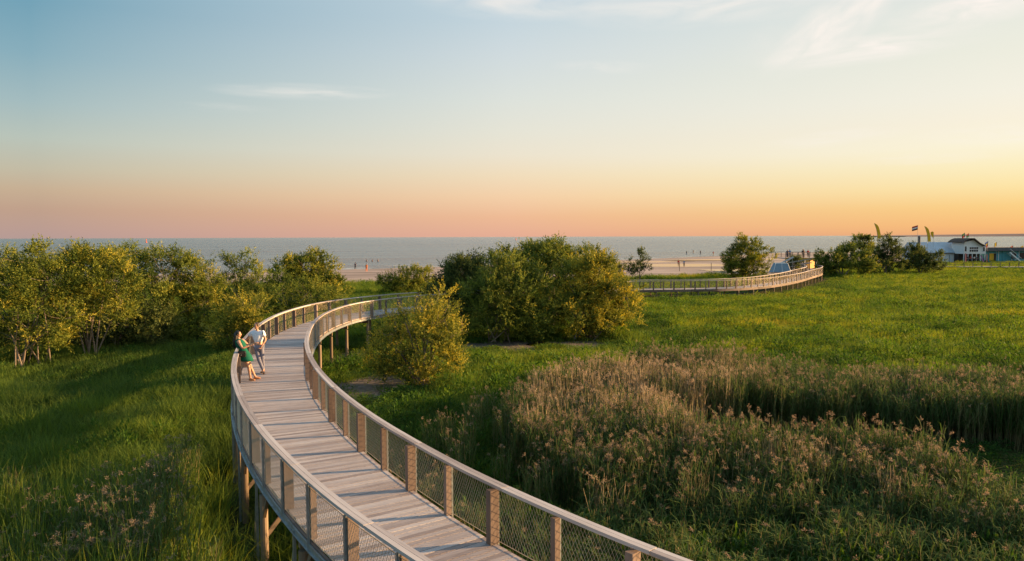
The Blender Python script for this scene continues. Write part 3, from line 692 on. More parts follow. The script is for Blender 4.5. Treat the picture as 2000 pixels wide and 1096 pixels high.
def src(name, parts):
    V, Q, T, MI, mats = [], [], [], [], []; b_ = 0
    for (v, q, t_, mat) in parts:
        if mat not in mats: mats.append(mat)
        V.append(v); Q.append(q + b_); T.append(t_); MI.append(np.full(len(q), mats.index(mat))); b_ += len(v)
    me = npmesh(name, np.concatenate(V), quads=np.concatenate(Q), mats=mats, midx=np.concatenate(MI), attrs={'bt': np.concatenate(T)})
    o = bpy.data.objects.new(name, me); return o
def leaves_cloud(n, c, rad, ll, asp, r, updir=.4):
    d = unit(r.normal(size=(n, 3))); p = np.array(c) + d * np.array(rad) * (r.random((n, 1)) ** .4); p[:, 2] = np.abs(p[:, 2])
    ld = unit(d + np.array([0, 0, updir]) + r.normal(size=(n, 3)) * .5); sd = unit(np.cross(ld, unit(r.normal(size=(n, 3)))))
    s = ll * r.uniform(.6, 1.3, (n, 1))
    V = np.stack([p, p + ld * s * .45 + sd * s * asp / 2, p + ld * s, p + ld * s * .45 - sd * s * asp / 2], 1).reshape(-1, 3)
    return V, np.arange(len(V)).reshape(-1, 4), np.repeat(r.random(n), 4)
def reed(n, rad, h, r, plume=.7, straw=.4, leaves=5):
    V, Q, T, Mt = [], [], [], []; parts = []
    for i in range(n):
        a = r.uniform(0, 6.28); rr = rad * math.sqrt(r.random()); H = h * r.uniform(.75, 1.08); la = r.uniform(0, 6.28); ln = r.uniform(.02, .16)
        tx, ty = math.cos(la) * ln * H, math.sin(la) * ln * H; bx, by = rr * math.cos(a), rr * math.sin(a)
        def at(t_): return np.array([bx + tx * t_ * t_, by + ty * t_ * t_, H * t_])
        sv = []
        for t_ in (0, .5, 1.0):
            c = at(t_); w_ = .0075 * (1.2 - .6 * t_)
            for q in range(3): sv.append(c + np.array([math.cos(q * 2.1) * w_, math.sin(q * 2.1) * w_, 0]))
        sq = [[k * 3 + j, k * 3 + (j + 1) % 3, k * 3 + 3 + (j + 1) % 3, k * 3 + 3 + j] for k in range(2) for j in range(3)]
        tv = r.random(); parts.append((np.array(sv), np.array(sq), np.full(9, tv), M_straw))
        for k in range(leaves):
            t_ = .25 + .65 * (k + r.random() * .6) / leaves; c = at(t_); aa = r.uniform(0, 6.28); L_ = r.uniform(.3, .52); o = np.array([math.cos(aa), math.sin(aa), 0]); sdv = np.array([-math.sin(aa), math.cos(aa), 0]); ww = .021
            ps = [c, c + o * L_ * .22 + np.array([0, 0, L_ * .62]), c + o * L_ * r.uniform(.4, .85) + np.array([0, 0, L_ * r.uniform(.55, 1.0)])]
            wv = [ww * .6, ww, .002]; lv = []
            for p_, w_ in zip(ps, wv): lv += [p_ - sdv * w_ / 2, p_ + sdv * w_ / 2]
            parts.append((np.array(lv), np.array([[0, 1, 3, 2], [2, 3, 5, 4]]), np.full(6, r.random()), M_reed))
        if r.random() < plume:
            c = at(1.0); v, q, t2 = leaves_cloud(20, (0, 0, 0), (.028, .028, .10), .06, .25, r, .2)
            drift = np.array([math.cos(la) * .06, math.sin(la) * .06, .02]); parts.append((v + c + drift, q, t2, M_plume))
    return parts
r0 = np.random.default_rng(5)
def mk(name, parts): o = src(name, parts); return o
GR = [mk('grass_tuft', [blades(46, .34, .85, .014, .55, r0) + (M_grass,)]) for _ in range(4)]
GF = [mk('far_grass_tuft', [blades(34, .6, .8, .034, .5, r0, 2) + (M_grass,)]) for _ in range(4)]
HB = [mk('herb_clump', [leaves_cloud(110, (0, 0, .38), (.42, .42, .42), .15, .4, r0) + (M_herb,), blades(16, .3, .9, .012, .5, r0) + (M_grass,)]) for _ in range(3)]
TG = [mk('tall_grass_tuft', [blades(42, .32, 1.55, .018, .42, r0, 4) + (M_grass,)]) for _ in range(3)]
RD = [mk('reed_clump', reed(13, .38, 2.2, r0, .52, .4, 9)) for _ in range(4)]
RS = [mk('straw_reed_clump', reed(26, .38, 2.15, r0, .16, .4, 2)) for _ in range(3)]
RG = [mk('green_reed_clump', reed(13, .36, 2.0, r0, .04, .2, 10)) for _ in range(3)]

def scatter(name, cat_sources, pts, rots, scl, tint, idx):
    """pts (n,3); one object whose points carry copies of the source plants"""
    n = len(pts); me = bpy.data.meshes.new(name); me.vertices.add(n); me.vertices.foreach_set('co', np.asarray(pts, np.float32).reshape(-1))
    for k, v, ty, fld in (('rot', rots, 'FLOAT_VECTOR', 'vector'), ('scl', scl, 'FLOAT_VECTOR', 'vector'), ('tint', tint, 'FLOAT', 'value')):
        a = me.attributes.new(k, ty, 'POINT'); a.data.foreach_set(fld, np.asarray(v, np.float32).reshape(-1))
    a = me.attributes.new('idx', 'INT', 'POINT'); a.data.foreach_set('value', np.asarray(idx, np.int32))
    me.update(); o = mobj(name, me); tag(o, kind='stuff')
    col = bpy.data.collections.new(name + '_sources')
    for i, s_ in enumerate(cat_sources): s_.name = 'source_%02d_%s' % (i, s_.name.split('.')[0]); col.objects.link(s_)
    g = bpy.data.node_groups.new(name + '_scatter', 'GeometryNodeTree')
    g.interface.new_socket('Geometry', in_out='INPUT', socket_type='NodeSocketGeometry'); g.interface.new_socket('Geometry', in_out='OUTPUT', socket_type='NodeSocketGeometry')
    gi, go = g.nodes.new('NodeGroupInput'), g.nodes.new('NodeGroupOutput')
    ci = g.nodes.new('GeometryNodeCollectionInfo'); ci.inputs['Collection'].default_value = col; ci.inputs['Separate Children'].default_value = True; ci.inputs['Reset Children'].default_value = True
    ip = g.nodes.new('GeometryNodeInstanceOnPoints'); ip.inputs['Pick Instance'].default_value = True
    def na(nm, ty):
        q = g.nodes.new('GeometryNodeInputNamedAttribute'); q.data_type = ty; q.inputs['Name'].default_value = nm; return q.outputs['Attribute']
    er = g.nodes.new('FunctionNodeEulerToRotation'); g.links.new(na('rot', 'FLOAT_VECTOR'), er.inputs[0]); g.links.new(er.outputs[0], ip.inputs['Rotation'])
    g.links.new(na('scl', 'FLOAT_VECTOR'), ip.inputs['Scale']); g.links.new(na('idx', 'INT'), ip.inputs['Instance Index'])
    g.links.new(gi.outputs[0], ip.inputs['Points']); g.links.new(ci.outputs[0], ip.inputs['Instance']); g.links.new(ip.outputs[0], go.inputs[0])
    mod = o.modifiers.new('scatter', 'NODES'); mod.node_group = g
    print(name, n); return o

def inpoly(x, y, poly):
    c = False; j = len(poly) - 1
    for i in range(len(poly)):
        xi, yi = poly[i]; xj, yj = poly[j]
        if (yi > y) != (yj > y) and x < (xj - xi) * (y - yi) / (yj - yi) + xi: c = not c
        j = i
    return c
REEDS = [(2.4, 15.4), (1.0, 17.5), (.2, 20), (-.2, 23), (.5, 25.5), (2, 28.5), (4.5, 31), (7, 33), (10.5, 33), (12.6, 31.5), (13.5, 30.5), (18, 30), (26, 28.5), (26, 14), (9, 14.8), (4, 15.6)]
CLEAR = [(4.6, 21.6), (7.4, 19.4), (9.9, 20), (11, 18.6), (11.8, 16.6), (20, 14), (20, 22.0), (15.7, 24.3), (11.5, 25.4), (8.4, 25.8), (5.6, 24.6)]
LREEDS = [(-30, 15.6), (-12.4, 16.8), (-9.9, 18.7), (-9.4, 20.2), (-8.6, 21.6), (-7.5, 20.8), (-6.5, 18), (-4.8, 14), (-4, 12), (-6, 8), (-30, 8)]
npth = NPATH.P[::15][:, :2]; fpth = FPATH.P[::15][:, :2]
TREEBASES = [(o.location.x, o.location.y) for o in C.objects if o.type == 'EMPTY' and o.get('category') in ('tree', 'shrub')]
TB = np.array(TREEBASES)
def nz2(x, y, s, o=0.0): return mnoise.noise(Vector((x * s + o, y * s, o)))
bins = {k: ([], [], [], [], []) for k in ('grass', 'undergrowth', 'reeds')}
SR = {'grass': GR + GF + TG, 'undergrowth': HB, 'reeds': RD + RS + RG}
def put(kind, x, y, s, sz, tint, i, z=0.0):
    B = bins[kind]; B[0].append((x, y, z)); B[1].append((random.uniform(-.08, .08), random.uniform(-.08, .08), random.uniform(0, 6.28))); B[2].append((s, s, sz)); B[3].append(min(1, max(0, tint))); B[4].append(i)
def pathdist(x, y, A): return float(np.min((A[:, 0] - x) ** 2 + (A[:, 1] - y) ** 2)) ** .5
def region(y0, y1, dens, far=False):
    w0 = .76 * y1 + 2; n = int(2 * w0 * (y1 - y0) * dens)
    for _ in range(n):
        x = random.uniform(-w0, w0); y = random.uniform(y0, y1)
        if abs(x) > .76 * y + 2: continue
        ge = np.interp(x, [g[0] for g in GRASSEDGE], [g[1] for g in GRASSEDGE])
        if y > ge - 1 + 3 * nz2(x, y, .08, 2): continue
        dn = pathdist(x, y, npth); df = pathdist(x, y, fpth) if y > 70 else 99
        hz = nz2(x, y, .35, 5); big_ = nz2(x, y, .06, 9)
        tint = .36 + .34 * nz2(x, y, .22, 1) + .34 * big_ + random.gauss(0, .08)
        inR = inpoly(x, y, REEDS); inC = inpoly(x, y, CLEAR)
        if inR and not inC and not far:
            if dn < 1.5: continue
            edge = min(1, max(.0, (y - 15.2) / 4)); hs = .72 + .28 * edge + .10 * hz
            if y > 24 and x > 10: hs *= .86
            straw = math.exp(-(((x - 3.6) / 3.6) ** 2 + ((y - 26.5) / 4.5) ** 2)) + .25 * nz2(x, y, .3, 14)
            t_ = .24 + .22 * nz2(x, y, .5, 3) + random.gauss(0, .11)
            u = random.random()
            if u < straw * .9: put('reeds', x, y, 1.0, hs * random.uniform(.85, 1.1), .72 + random.gauss(0, .16), 4 + random.randrange(3))
            elif y < 16.9 and random.random() < .65: put('reeds', x, y, 1.0, hs * random.uniform(.7, 1.0), .26 + random.gauss(0, .1), 7 + random.randrange(3))
            elif x > 11 and y > 22 and random.random() < .65: put('reeds', x, y, 1.05, hs * random.uniform(.8, 1.05), .34 + random.gauss(0, .12), 7 + random.randrange(3))
            else: put('reeds', x, y, 1.0, hs * random.uniform(.78, 1.1), t_, random.randrange(4) if random.random() < .62 else 7 + random.randrange(3))
            continue
        if inC and random.random() < .75: continue
        if inpoly(x, y, LREEDS) and not far:
            if dn < 1.6 or (dn < 2.1 and random.random() < .6): continue
            lowg = .5 if dn < 2.5 else 1.0
            near_walk = (x > -11.5)
            pl = .4 * math.exp(-((x + 7.9) / 2.0) ** 2) * (1 if y > 12.5 else .4) + .01
            hs = .82 + .18 * hz
            back = max(0.0, 1 - abs(y - np.interp(x, [-12.4, -9.9, -8.6], [16.8, 18.7, 21.6])) / 1.2)
            if lowg == 1 and random.random() < pl + back * .25: put('reeds', x, y, 1, hs * random.uniform(.8, 1.0), .24 + random.gauss(0, .12) + .15 * back, random.randrange(4))
            else:
                if lowg == 1 and random.random() < .13: put('reeds', x, y, 1.0, hs * random.uniform(.75, .98), .3 + .35 * nz2(x, y, .5, 8) + random.gauss(0, .07), 7 + random.randrange(3))
                else: put('grass', x, y, 1.0, lowg * (1.25 + .25 * hz) * random.uniform(.7, 1.15), .33 + .5 * nz2(x, y, .55, 8) + random.gauss(0, .08), 8 + random.randrange(3))
            continue
        if inR and inC: put('undergrowth', x, y, .8, .5, .03 + random.gauss(0, .05), random.randrange(3)); continue  # darkest herb tint puts the hollow's shade into the leaf colour
        if len(TB):
            dt = float(np.min(np.hypot(TB[:, 0] - x, (TB[:, 1] - y))))
            if dt < 1.6 and random.random() < .8: continue
        if any(((x - a) / c) ** 2 + ((y - b_) / d) ** 2 < .8 + .5 * nz2(x, y, 1.2, 4) for a, b_, c, d in PATCHES) and random.random() < .93: continue
        hh = 1.0 + .35 * hz
        if any(((x - a) / (c + 1.2)) ** 2 + ((y + 1.5 - b_) / (d + 2.5)) ** 2 < 1 for a, b_, c, d in PATCHES[:3]): hh *= .42
        if dn < 1.6: hh *= .8
        if df < 2.4: continue
        if df < 5.5: hh *= .4
        leftside = x < np.interp(y, npth[:, 1][np.argsort(npth[:, 1])], npth[:, 0][np.argsort(npth[:, 1])]) if y < 50 else False
        if leftside:
            tint = .25 + .26 * nz2(x, y, .3, 1) + random.gauss(0, .07) + (.03 if y < 26 else 0)  # lower tint puts the shade over the left meadow into the grass colour
            if y > 26: hh *= .8
            if y < 33 and random.random() < .5: put('grass', x, y, 1.1, (.55 + .5 * nz2(x, y, .5, 31)) * random.uniform(.8, 1.2), tint + .2 * nz2(x, y, .8, 3), 8 + random.randrange(3)); continue
            if random.random() < .14 + .3 * nz2(x, y, .3, 44): put('undergrowth', x, y, 1.0, hh * random.uniform(.6, 1.0), tint + random.gauss(.03, .08), random.randrange(3)); continue
            put('grass', x, y, 1.15, hh * random.uniform(.8, 1.2), tint, (4 + random.randrange(4)) if far else random.randrange(4)); continue
        if far:
            yel = 0.0
            if x > 12: yel = .13 * max(0, min(1, (y - 38) / 25)) + .42 * max(0, nz2(x * .45, y * 1.6, .12, 21)) * (y > 40) - .2 * max(0, nz2(x, y, .2, 61))
            put('grass', x, y, random.uniform(.9, 1.3), hh * random.uniform(.75, 1.15), tint + .07 + yel, 4 + random.randrange(4))
            if random.random() < .18: put('undergrowth', x, y, 1.5, hh * 1.0, tint + .1 + yel, random.randrange(3))
        else:
            if y < 15.8 and x > -2:
                put('undergrowth', x, y, 1.0, 1.2 * hh, .38 + .4 * nz2(x, y, .5, 3), random.randrange(3))
                if random.random() < .5: put('reeds', x, y, 1.0, .62 * hh, .3 + .2 * hz, 7 + random.randrange(3))
                elif random.random() < .4: put('grass', x, y, 1.0, .6 * hh, .30 + .2 * hz, 8 + random.randrange(3))
                continue
            herb = .35 + .6 * nz2(x, y, .3, 17)
            if random.random() < herb: put('undergrowth', x, y, 1.15, hh * random.uniform(.8, 1.25), tint + .02, random.randrange(3))
            else: put('grass', x, y, 1.1, hh * random.uniform(.8, 1.2), tint, random.randrange(4))
            if y < 34 and x > -3 and inpoly(x, y, [(-3, 15), (-2.5, 24), (1, 30), (3, 30), (1, 15)]) and random.random() < .1: put('reeds', x, y, .8, .75, .4, random.randrange(4))
region(9.5, 24, 9.0)
region(24, 34, 7.5)
region(34, 46, 4.6, True)
region(46, 80, 3.0, True)
region(80, 135, 1.6, True)
region(135, 190, .8, True)
LAB = {'grass': 'meadow grass', 'undergrowth': 'low leafy herbs', 'reeds': 'tall reeds'}
for k, B in bins.items():
    o = scatter(k, SR[k], *B); o['label'] = {'grass': 'green meadow grass covering the marshy field on both sides', 'undergrowth': 'low leafy herbs growing between the grass', 'reeds': 'tall reeds with brownish pink plumes in the foreground'}[k]; o['category'] = {'grass': 'grass', 'undergrowth': 'herbs', 'reeds': 'reeds'}[k]

# ------------------------------------------------------------------ people
M_skin = simple('skin', (.50, .27, .17), .5, 0, .05, 8); M_eye = simple('eyes', (.02, .015, .012), .3); M_lip = simple('lips', (.42, .14, .11), .5)
def cloth(name, col, rough=.85): return simple(name, col, rough, 0, .12, 22, .15, .2)
def skin_geo(nodes, edges, root=0, sub=2):
    """nodes: (pos, rx, ry); one smooth limb-like surface grown around the edges"""
    me = bpy.data.meshes.new('grow'); me.from_pydata([tuple(n[0]) for n in nodes], edges, []); o = bpy.data.objects.new('grow', me); C.objects.link(o)
    sk = o.modifiers.new('skin', 'SKIN'); sk.use_smooth_shade = True
    if sub: ss = o.modifiers.new('sub', 'SUBSURF'); ss.levels = ss.render_levels = sub
    if not me.skin_vertices: 
        pass
    lay = me.skin_vertices[0].data
    for i, n in enumerate(nodes): lay[i].radius = (n[1], n[2]); lay[i].use_root = (i == root)
    dg = bpy.context.evaluated_depsgraph_get(); ev = o.evaluated_get(dg); m2 = ev.to_mesh()
    vs = [v.co.copy() for v in m2.vertices]; fs = [tuple(p.vertices) for p in m2.polygons]; ev.to_mesh_clear()
    bpy.data.objects.remove(o); bpy.data.meshes.remove(me); return vs, fs
def ensure_skin(me): pass
def loft(mb, rings, n=18, m=0):
    """rings: (centre, rx, ry) ellipses; z from the centre; closed at both ends"""
    vs = []
    for c, rx, ry in rings:
        for k in range(n):
            q = 2 * math.pi * k / n; vs.append((c[0] + rx * math.cos(q), c[1] + ry * math.sin(q), c[2]))
    fs = [(i * n + k, i * n + (k + 1) % n, (i + 1) * n + (k + 1) % n, (i + 1) * n + k) for i in range(len(rings) - 1) for k in range(n)]
    fs += [tuple(range(n - 1, -1, -1)), tuple((len(rings) - 1) * n + k for k in range(n))]
    mb.add(vs, fs, m)
def head(mb, c, face, s=1.0):
    """skull with brow, nose, lips, chin, ears and eyes; c its centre, face a unit direction"""
    f = Vector((face[0], face[1], 0)).normalized(); sd = Vector((-f.y, f.x, 0)); up = Vector((0, 0, 1)); tilt = face[2] if len(face) > 2 else 0
    f = (f + up * tilt).normalized(); up = (up - f * up.dot(f)).normalized()
    vs = []; nu, nv = 22, 16
    for j in range(nv + 1):
        p = math.pi * j / nv
        for i in range(nu):
            q = 2 * math.pi * i / nu; x = math.sin(p) * math.cos(q); y = math.sin(p) * math.sin(q); z = -math.cos(p)
            w = .074 * (1 - .28 * max(0, -z) ** 1.5); d = .094 * (1 - .12 * max(0, -z)); h = .118
            fx = x * d; sy = y * w
            if x > .75 and abs(y) < .3: fx += .022 * math.exp(-((z + .12) / .17) ** 2) * math.exp(-(y / .16) ** 2)       # nose
            if x > .4: fx += .008 * math.exp(-((z + .78) / .18) ** 2) - .006 * math.exp(-((z - .12) / .12) ** 2)        # chin, eye line
            vs.append(c + (f * fx + sd * sy + up * z * h) * s)
    fs = [(j * nu + i, j * nu + (i + 1) % nu, (j + 1) * nu + (i + 1) % nu, (j + 1) * nu + i) for j in range(nv) for i in range(nu)]
    mb.add(vs, fs, 0)
    for e in (-1, 1):
        mb.ball(c + (f * .083 + sd * .03 * e + up * .012) * s, .011 * s, 1, 8, 6); mb.ball(c + (sd * .076 * e - f * .005) * s, (.014 * s, .014 * s, .03 * s), 0, 8, 6)
    mb.ball(c + (f * .088 - up * .052) * s, (.014 * s, .014 * s, .007 * s), 2, 8, 6)
def hand(mb, w, d, nrm, s=1.0, curl=.5):
    """palm, four unequal bent fingers and a thumb from the side of the palm"""
    d = Vector(d).normalized(); nrm = Vector(nrm); nrm = (nrm - d * nrm.dot(d)).normalized(); sd = d.cross(nrm); w = Vector(w)
    vs, fs = skin_geo([(w - d * .02, .026 * s, .02 * s), (w + d * .03 * s, .034 * s, .016 * s), (w + d * .085 * s, .036 * s, .014 * s)], [(0, 1), (1, 2)], 0, 1); mb.add(vs, fs, 0)
    for k, L_ in enumerate((.072, .08, .075, .058)):
        b_ = w + d * .085 * s + sd * (.027 - .018 * k) * s; a1, a2, a3 = curl * .5, curl * 1.3, curl * 1.9; p = b_; pts = [b_ - d * .01]
        for a_, fr in ((a1, .42), (a2, .32), (a3, .26)): p = p + (d * math.cos(a_) + nrm * math.sin(a_)) * L_ * fr * s; pts.append(p)
        mb.tube(pts, [.0095 * s, .0092 * s, .0085 * s, .006 * s], 6, 0)
    t0 = w + d * .02 * s + sd * .03 * s; mb.tube([t0, t0 + (d * .6 + sd * .7 + nrm * .2) * .035 * s, t0 + (d * .95 + sd * .45 + nrm * .4) * .062 * s], [.013 * s, .011 * s, .007 * s], 6, 0)
def figure(name, label, loc, J, face, top=None, legs=None, dress=None, hair=None, hairlong=False, shoes=None, s=1.0, sleeves=True, group=None, hands=True, bare=()):
    """J: joints in metres round the feet"""
    root = empty(name, loc); tag(root, label, 'person', group)
    J = {k: Vector(v) * s for k, v in J.items()}
    nodes = [(J['pelvis'], .125, .10), (J['pelvis'].lerp(J['chest'], .45), .115, .09), (J['chest'], .135, .105), (J['neck'], .05, .05), (J['neck'].lerp(J['head'], .6), .048, .048)]
    idx = dict(pelvis=0, chest=2, neck=3); E_ = [(0, 1), (1, 2), (2, 3), (3, 4)]
    for sd in 'LR':
        for chain, par, rad in ((('sh', 'el', 'wr'), 2, (.062, .042, .027)), (('hip', 'kn', 'an', 'toe'), 0, (.09, .058, .038, .034))):
            p = par
            prevpos = None
            for jn, r_ in zip(chain, rad):
                pos = J[jn + sd]
                if prevpos is not None and jn in ('el', 'kn', 'wr', 'an'):
                    midp = prevpos.lerp(pos, .4); nodes.append((midp, (prevr * .55 + r_ * .5), (prevr * .55 + r_ * .5))); E_.append((p, len(nodes) - 1)); p = len(nodes) - 1
                nodes.append((pos, r_, r_)); E_.append((p, len(nodes) - 1)); p = len(nodes) - 1; prevpos = pos; prevr = r_
    nodes = [(n[0], n[1] * s, n[2] * s) for n in nodes]
    mb = MB(); vs, fs = skin_geo(nodes, E_, 0, 1); mb.add(vs, fs, 0)
    head(mb, J['head'], face, s)
    if hands:
        for sd in 'LR': 
            d = (J['wr' + sd] - J['el' + sd]).normalized(); d = (d + Vector(J.get('hd' + sd, d))).normalized() if ('hd' + sd) in J else d
            hand(mb, J['wr' + sd], d, Vector((face[0], face[1], -.6)), s, .7)
    mb.build('body', [M_skin, M_eye, M_lip], root, True)
    def garment(nm, ns, es, mat):
        vs, fs = skin_geo([(n[0], n[1] * s, n[2] * s) for n in ns], es, 0, 1); g = MB(); g.add(vs, fs); g.build(nm, mat, root, True)
    if top:
        ns = [(J['pelvis'] + Vector((0, 0, .03)) * s, .15, .125), (J['pelvis'].lerp(J['chest'], .45), .145, .12), (J['chest'], .16, .13), (J['chest'].lerp(J['neck'], .7), .085, .085)]
        es = [(0, 1), (1, 2), (2, 3)]
        for sd in 'LR':
            ns.append((J['sh' + sd], .085, .085)); es.append((2, len(ns) - 1)); ns.append((J['sh' + sd].lerp(J['el' + sd], .62 if sleeves else .15), .07, .07)); es.append((len(ns) - 2, len(ns) - 1))
        garment('shirt', ns, es, top)
    if legs:
        ns = [(J['pelvis'], .14, .12)]; es = []
        for sd in 'LR':
            p = 0
            for jn, r_, f_ in (('hip', .105, 0), ('kn', .075, 0), ('an', .055, 0)):
                ns.append((J[jn + sd] + Vector((0, 0, .03 if jn == 'an' else 0)), r_, r_)); es.append((p, len(ns) - 1)); p = len(ns) - 1
        garment('trousers', ns, es, legs)
    if dress:
        c = J['chest']; pv = J['pelvis']; h = (J['hipL'] + J['hipR']) / 2; kn = (J['knL'] + J['knR']) / 2; hem = h.lerp(kn, .5); nk = J['neck']
        rings = [(hem, .205, .20), (hem.lerp(h, .5), .205, .20), (h, .20, .19), (pv, .185, .175), (pv.lerp(c, .4), .15, .145), (pv.lerp(c, .8), .165, .165), (c + Vector((0, 0, .05)), .16, .185), (c.lerp(nk, .65), .125, .175), (c.lerp(nk, .95), .07, .07)]
        g = MB(); loft(g, [(r_[0], r_[1] * s, r_[2] * s) for r_ in rings], 20); g.build('dress', dress, root, True)
    if hair:
        f = Vector((face[0], face[1], 0)).normalized(); c = J['head'] - f * .018 * s + Vector((0, 0, .028 * s)); g = MB(); g.ball(c, (.092 * s, .092 * s, .105 * s), 0, 16, 10)
        if hairlong:
            b_ = J['head'] - f * .07 * s
            loft(g, [(b_ + Vector((-.05, 0, -.46)) * s, .05 * s, .06 * s), (b_ + Vector((-.045, 0, -.36)) * s, .075 * s, .10 * s), (b_ + Vector((-.02, 0, -.2)) * s, .075 * s, .115 * s), (b_ + Vector((0, 0, -.05)) * s, .07 * s, .10 * s), (b_ + Vector((0, 0, .05)) * s, .06 * s, .085 * s)], 14)
        g.build('hair', hair, root, True)
    if shoes:
        for sd in 'LR':
            a_, t_ = J['an' + sd], J['toe' + sd]; g = MB(); dd = (t_ - a_); dd.z = 0; dd.normalize(); p0 = Vector((a_.x, a_.y, t_.z)) - dd * .06 * s
            vs, fs = skin_geo([(p0 + Vector((0, 0, .01)), .042 * s, .042 * s), (p0.lerp(t_, .5) + Vector((0, 0, .01)), .045 * s, .042 * s), (t_ + dd * .05 * s, .042 * s, .03 * s)], [(0, 1), (1, 2)], 0, 1); g.add(vs, fs); g.build('shoe', shoes, root, True)
    return root

Dk = DZ + .004
# the couple leaning on the railing
pw, _ = NPATH.at(0)
def near_s(y): return min(np.arange(0, NPATH.L, .1), key=lambda q: abs(NPATH.at(q)[0].y - y))
sW = near_s(25.4); railW, dW = NPATH.at(sW, -(1.14) + .03); sM = near_s(26.6); railM, dM = NPATH.at(sM, -1.14)
feetW = Vector((railW.x + .53, railW.y - .15, Dk)); 
JW = dict(pelvis=(-.30, 0, .93), chest=(-.43, .01, 1.25), neck=(-.49, .02, 1.43), head=(-.495, .03, 1.575), shL=(-.44, .17, 1.38), elL=(-.24, .24, 1.17), wrL=(-.03, .22, 1.24), shR=(-.44, -.15, 1.37), elR=(-.27, -.23, 1.14), wrR=(-.06, -.14, 1.22),
          hipL=(-.27, .09, .87), knL=(-.16, .13, .48), anL=(-.02, .20, .08), toeL=(.11, .23, .035), hipR=(-.27, -.08, .87), knR=(-.13, -.07, .47), anR=(-.09, -.06, .08), toeR=(.04, -.09, .035))
M_green = cloth('emerald_cloth', (.006, .11, .07)); M_black = simple('black_leather', (.015, .013, .014), .4); M_hairb = simple('black_hair', (.012, .009, .008), .45); M_sand2 = simple('tan_sandal', (.45, .18, .06), .6)
woman = figure('person', 'woman with long black hair in a short emerald dress leaning back on the handrail', feetW, JW, (1, .25, .05), dress=M_green, hair=M_hairb, hairlong=True, shoes=M_sand2, s=1.03)
bag = empty('shoulder_bag', feetW + Vector((-.31, -.21, .97))); tag(bag, 'small black shoulder bag hanging at the hip of the woman in green', 'bag')
mb = MB(); mb.prism([(-.13, -.1), (.13, -.1), (.14, .02), (.11, .1), (-.11, .1), (-.14, .02)], .07); mb.build('bag_body', M_black, bag)
mb = MB(); mb.prism([(-.115, .105), (.115, .105), (.1, -.02), (0, -.045), (-.1, -.02)], .014, Matrix.Translation((0, -.043, 0))); mb.build('flap', M_black, bag)
mb = MB(); mb.box((0, -.056, -.03), (.035, .012, .028)); mb.build('clasp', M_steel, bag)
mb = MB(); mb.tube([(-.12, 0, .09), (-.14, .06, .25), (-.12, .1, .42), (-.1, .3, .5), (-.02, .32, .3), (.05, .18, .1), (.12, 0, .09)], .008, 6); mb.build('strap', M_black, bag)
feetM = Vector((railM.x + .70, railM.y, Dk))
JM = dict(pelvis=(-.04, 0, .97), chest=(-.08, .02, 1.33), neck=(-.09, .01, 1.52), head=(-.10, -.02, 1.665), shR=(-.27, .03, 1.44), elR=(-.48, .08, 1.2), wrR=(-.64, .0, 1.055), shL=(.11, .02, 1.44), elL=(.21, -.03, 1.17), wrL=(.12, -.16, .98),
          hipR=(-.13, 0, .92), knR=(-.02, -.12, .52), anR=(.15, -.16, .09), toeR=(.21, -.29, .035), hipL=(.05, 0, .92), knL=(.08, -.02, .5), anL=(.09, .05, .09), toeL=(.06, -.1, .035))
M_shirt = cloth('pale_blue_shirt', (.72, .76, .84)); M_jean = cloth('grey_trousers', (.20, .20, .26)); M_hairm = simple('short_brown_hair', (.05, .032, .022), .6); M_bsh = simple('brown_shoe', (.10, .05, .03), .5)
man = figure('person', 'man in a pale blue short-sleeved shirt standing cross-legged with one hand on the handrail', feetM, JM, (-.45, -1, -.05), top=M_shirt, legs=M_jean, hair=M_hairm, shoes=M_bsh, s=1.05)

def stand(k=0):
    r_ = random.Random(k); a = r_.uniform(-.08, .08); st = r_.uniform(.06, .16)
    return dict(pelvis=(0, 0, .95), chest=(a * .3, .01, 1.3), neck=(a * .4, .0, 1.48), head=(a * .4, -.02, 1.62), shL=(.18, 0, 1.41), elL=(.25, -.02, 1.13), wrL=(.22 - st, -.12, .92), shR=(-.18, 0, 1.41), elR=(-.26, .02, 1.13), wrR=(-.27, -.08, .88),
                hipL=(.09, 0, .9), knL=(.11, -st * .4, .5), anL=(.12, st * .5, .09), toeL=(.14, st * .5 - .14, .035), hipR=(-.09, 0, .9), knR=(-.1, -st, .5), anR=(-.11, -st, .09), toeR=(-.12, -st - .14, .035))
cl = {k: cloth(k + '_cloth', v) for k, v in dict(navy=(.03, .04, .09), orange=(.75, .20, .03), white=(.7, .68, .64), red=(.5, .05, .04), blue=(.06, .2, .42), charcoal=(.04, .04, .045), tan=(.4, .28, .18)).items()}
def small_person(label, x, y, z, top, legs, k, face=(0, 1), group=None):
    return figure('person', label, (x, y, z), stand(k), face, top=cl[top] if top else None, legs=cl[legs], hair=M_hairm if k % 2 else M_hairb, shoes=None, s=.98 + .05 * math.sin(k), group=group, hands=False)
def on_beach(px, py):
    z = -.3
    for _ in range(6): p = gp(px, py, z); z = beach_z(p.x, p.y)
    return p.x, p.y, z
x, y, z = on_beach(716, 531); small_person('beach walker in bright orange clothes on the sand left of the round bush', x, y, z, 'orange', 'orange', 1)
x, y, z = on_beach(694, 527); small_person('dark-clothed person at the waterline just left of the walker in orange', x, y, z, 'navy', 'charcoal', 2)
x, y, z = on_beach(1325, 521); small_person('person in red by the tide pools', x, y, z, 'red', 'tan', 3)
x, y, z = on_beach(1336, 522); small_person('person in blue top and dark trousers beside the tide pools', x, y, z, 'blue', 'charcoal', 4)
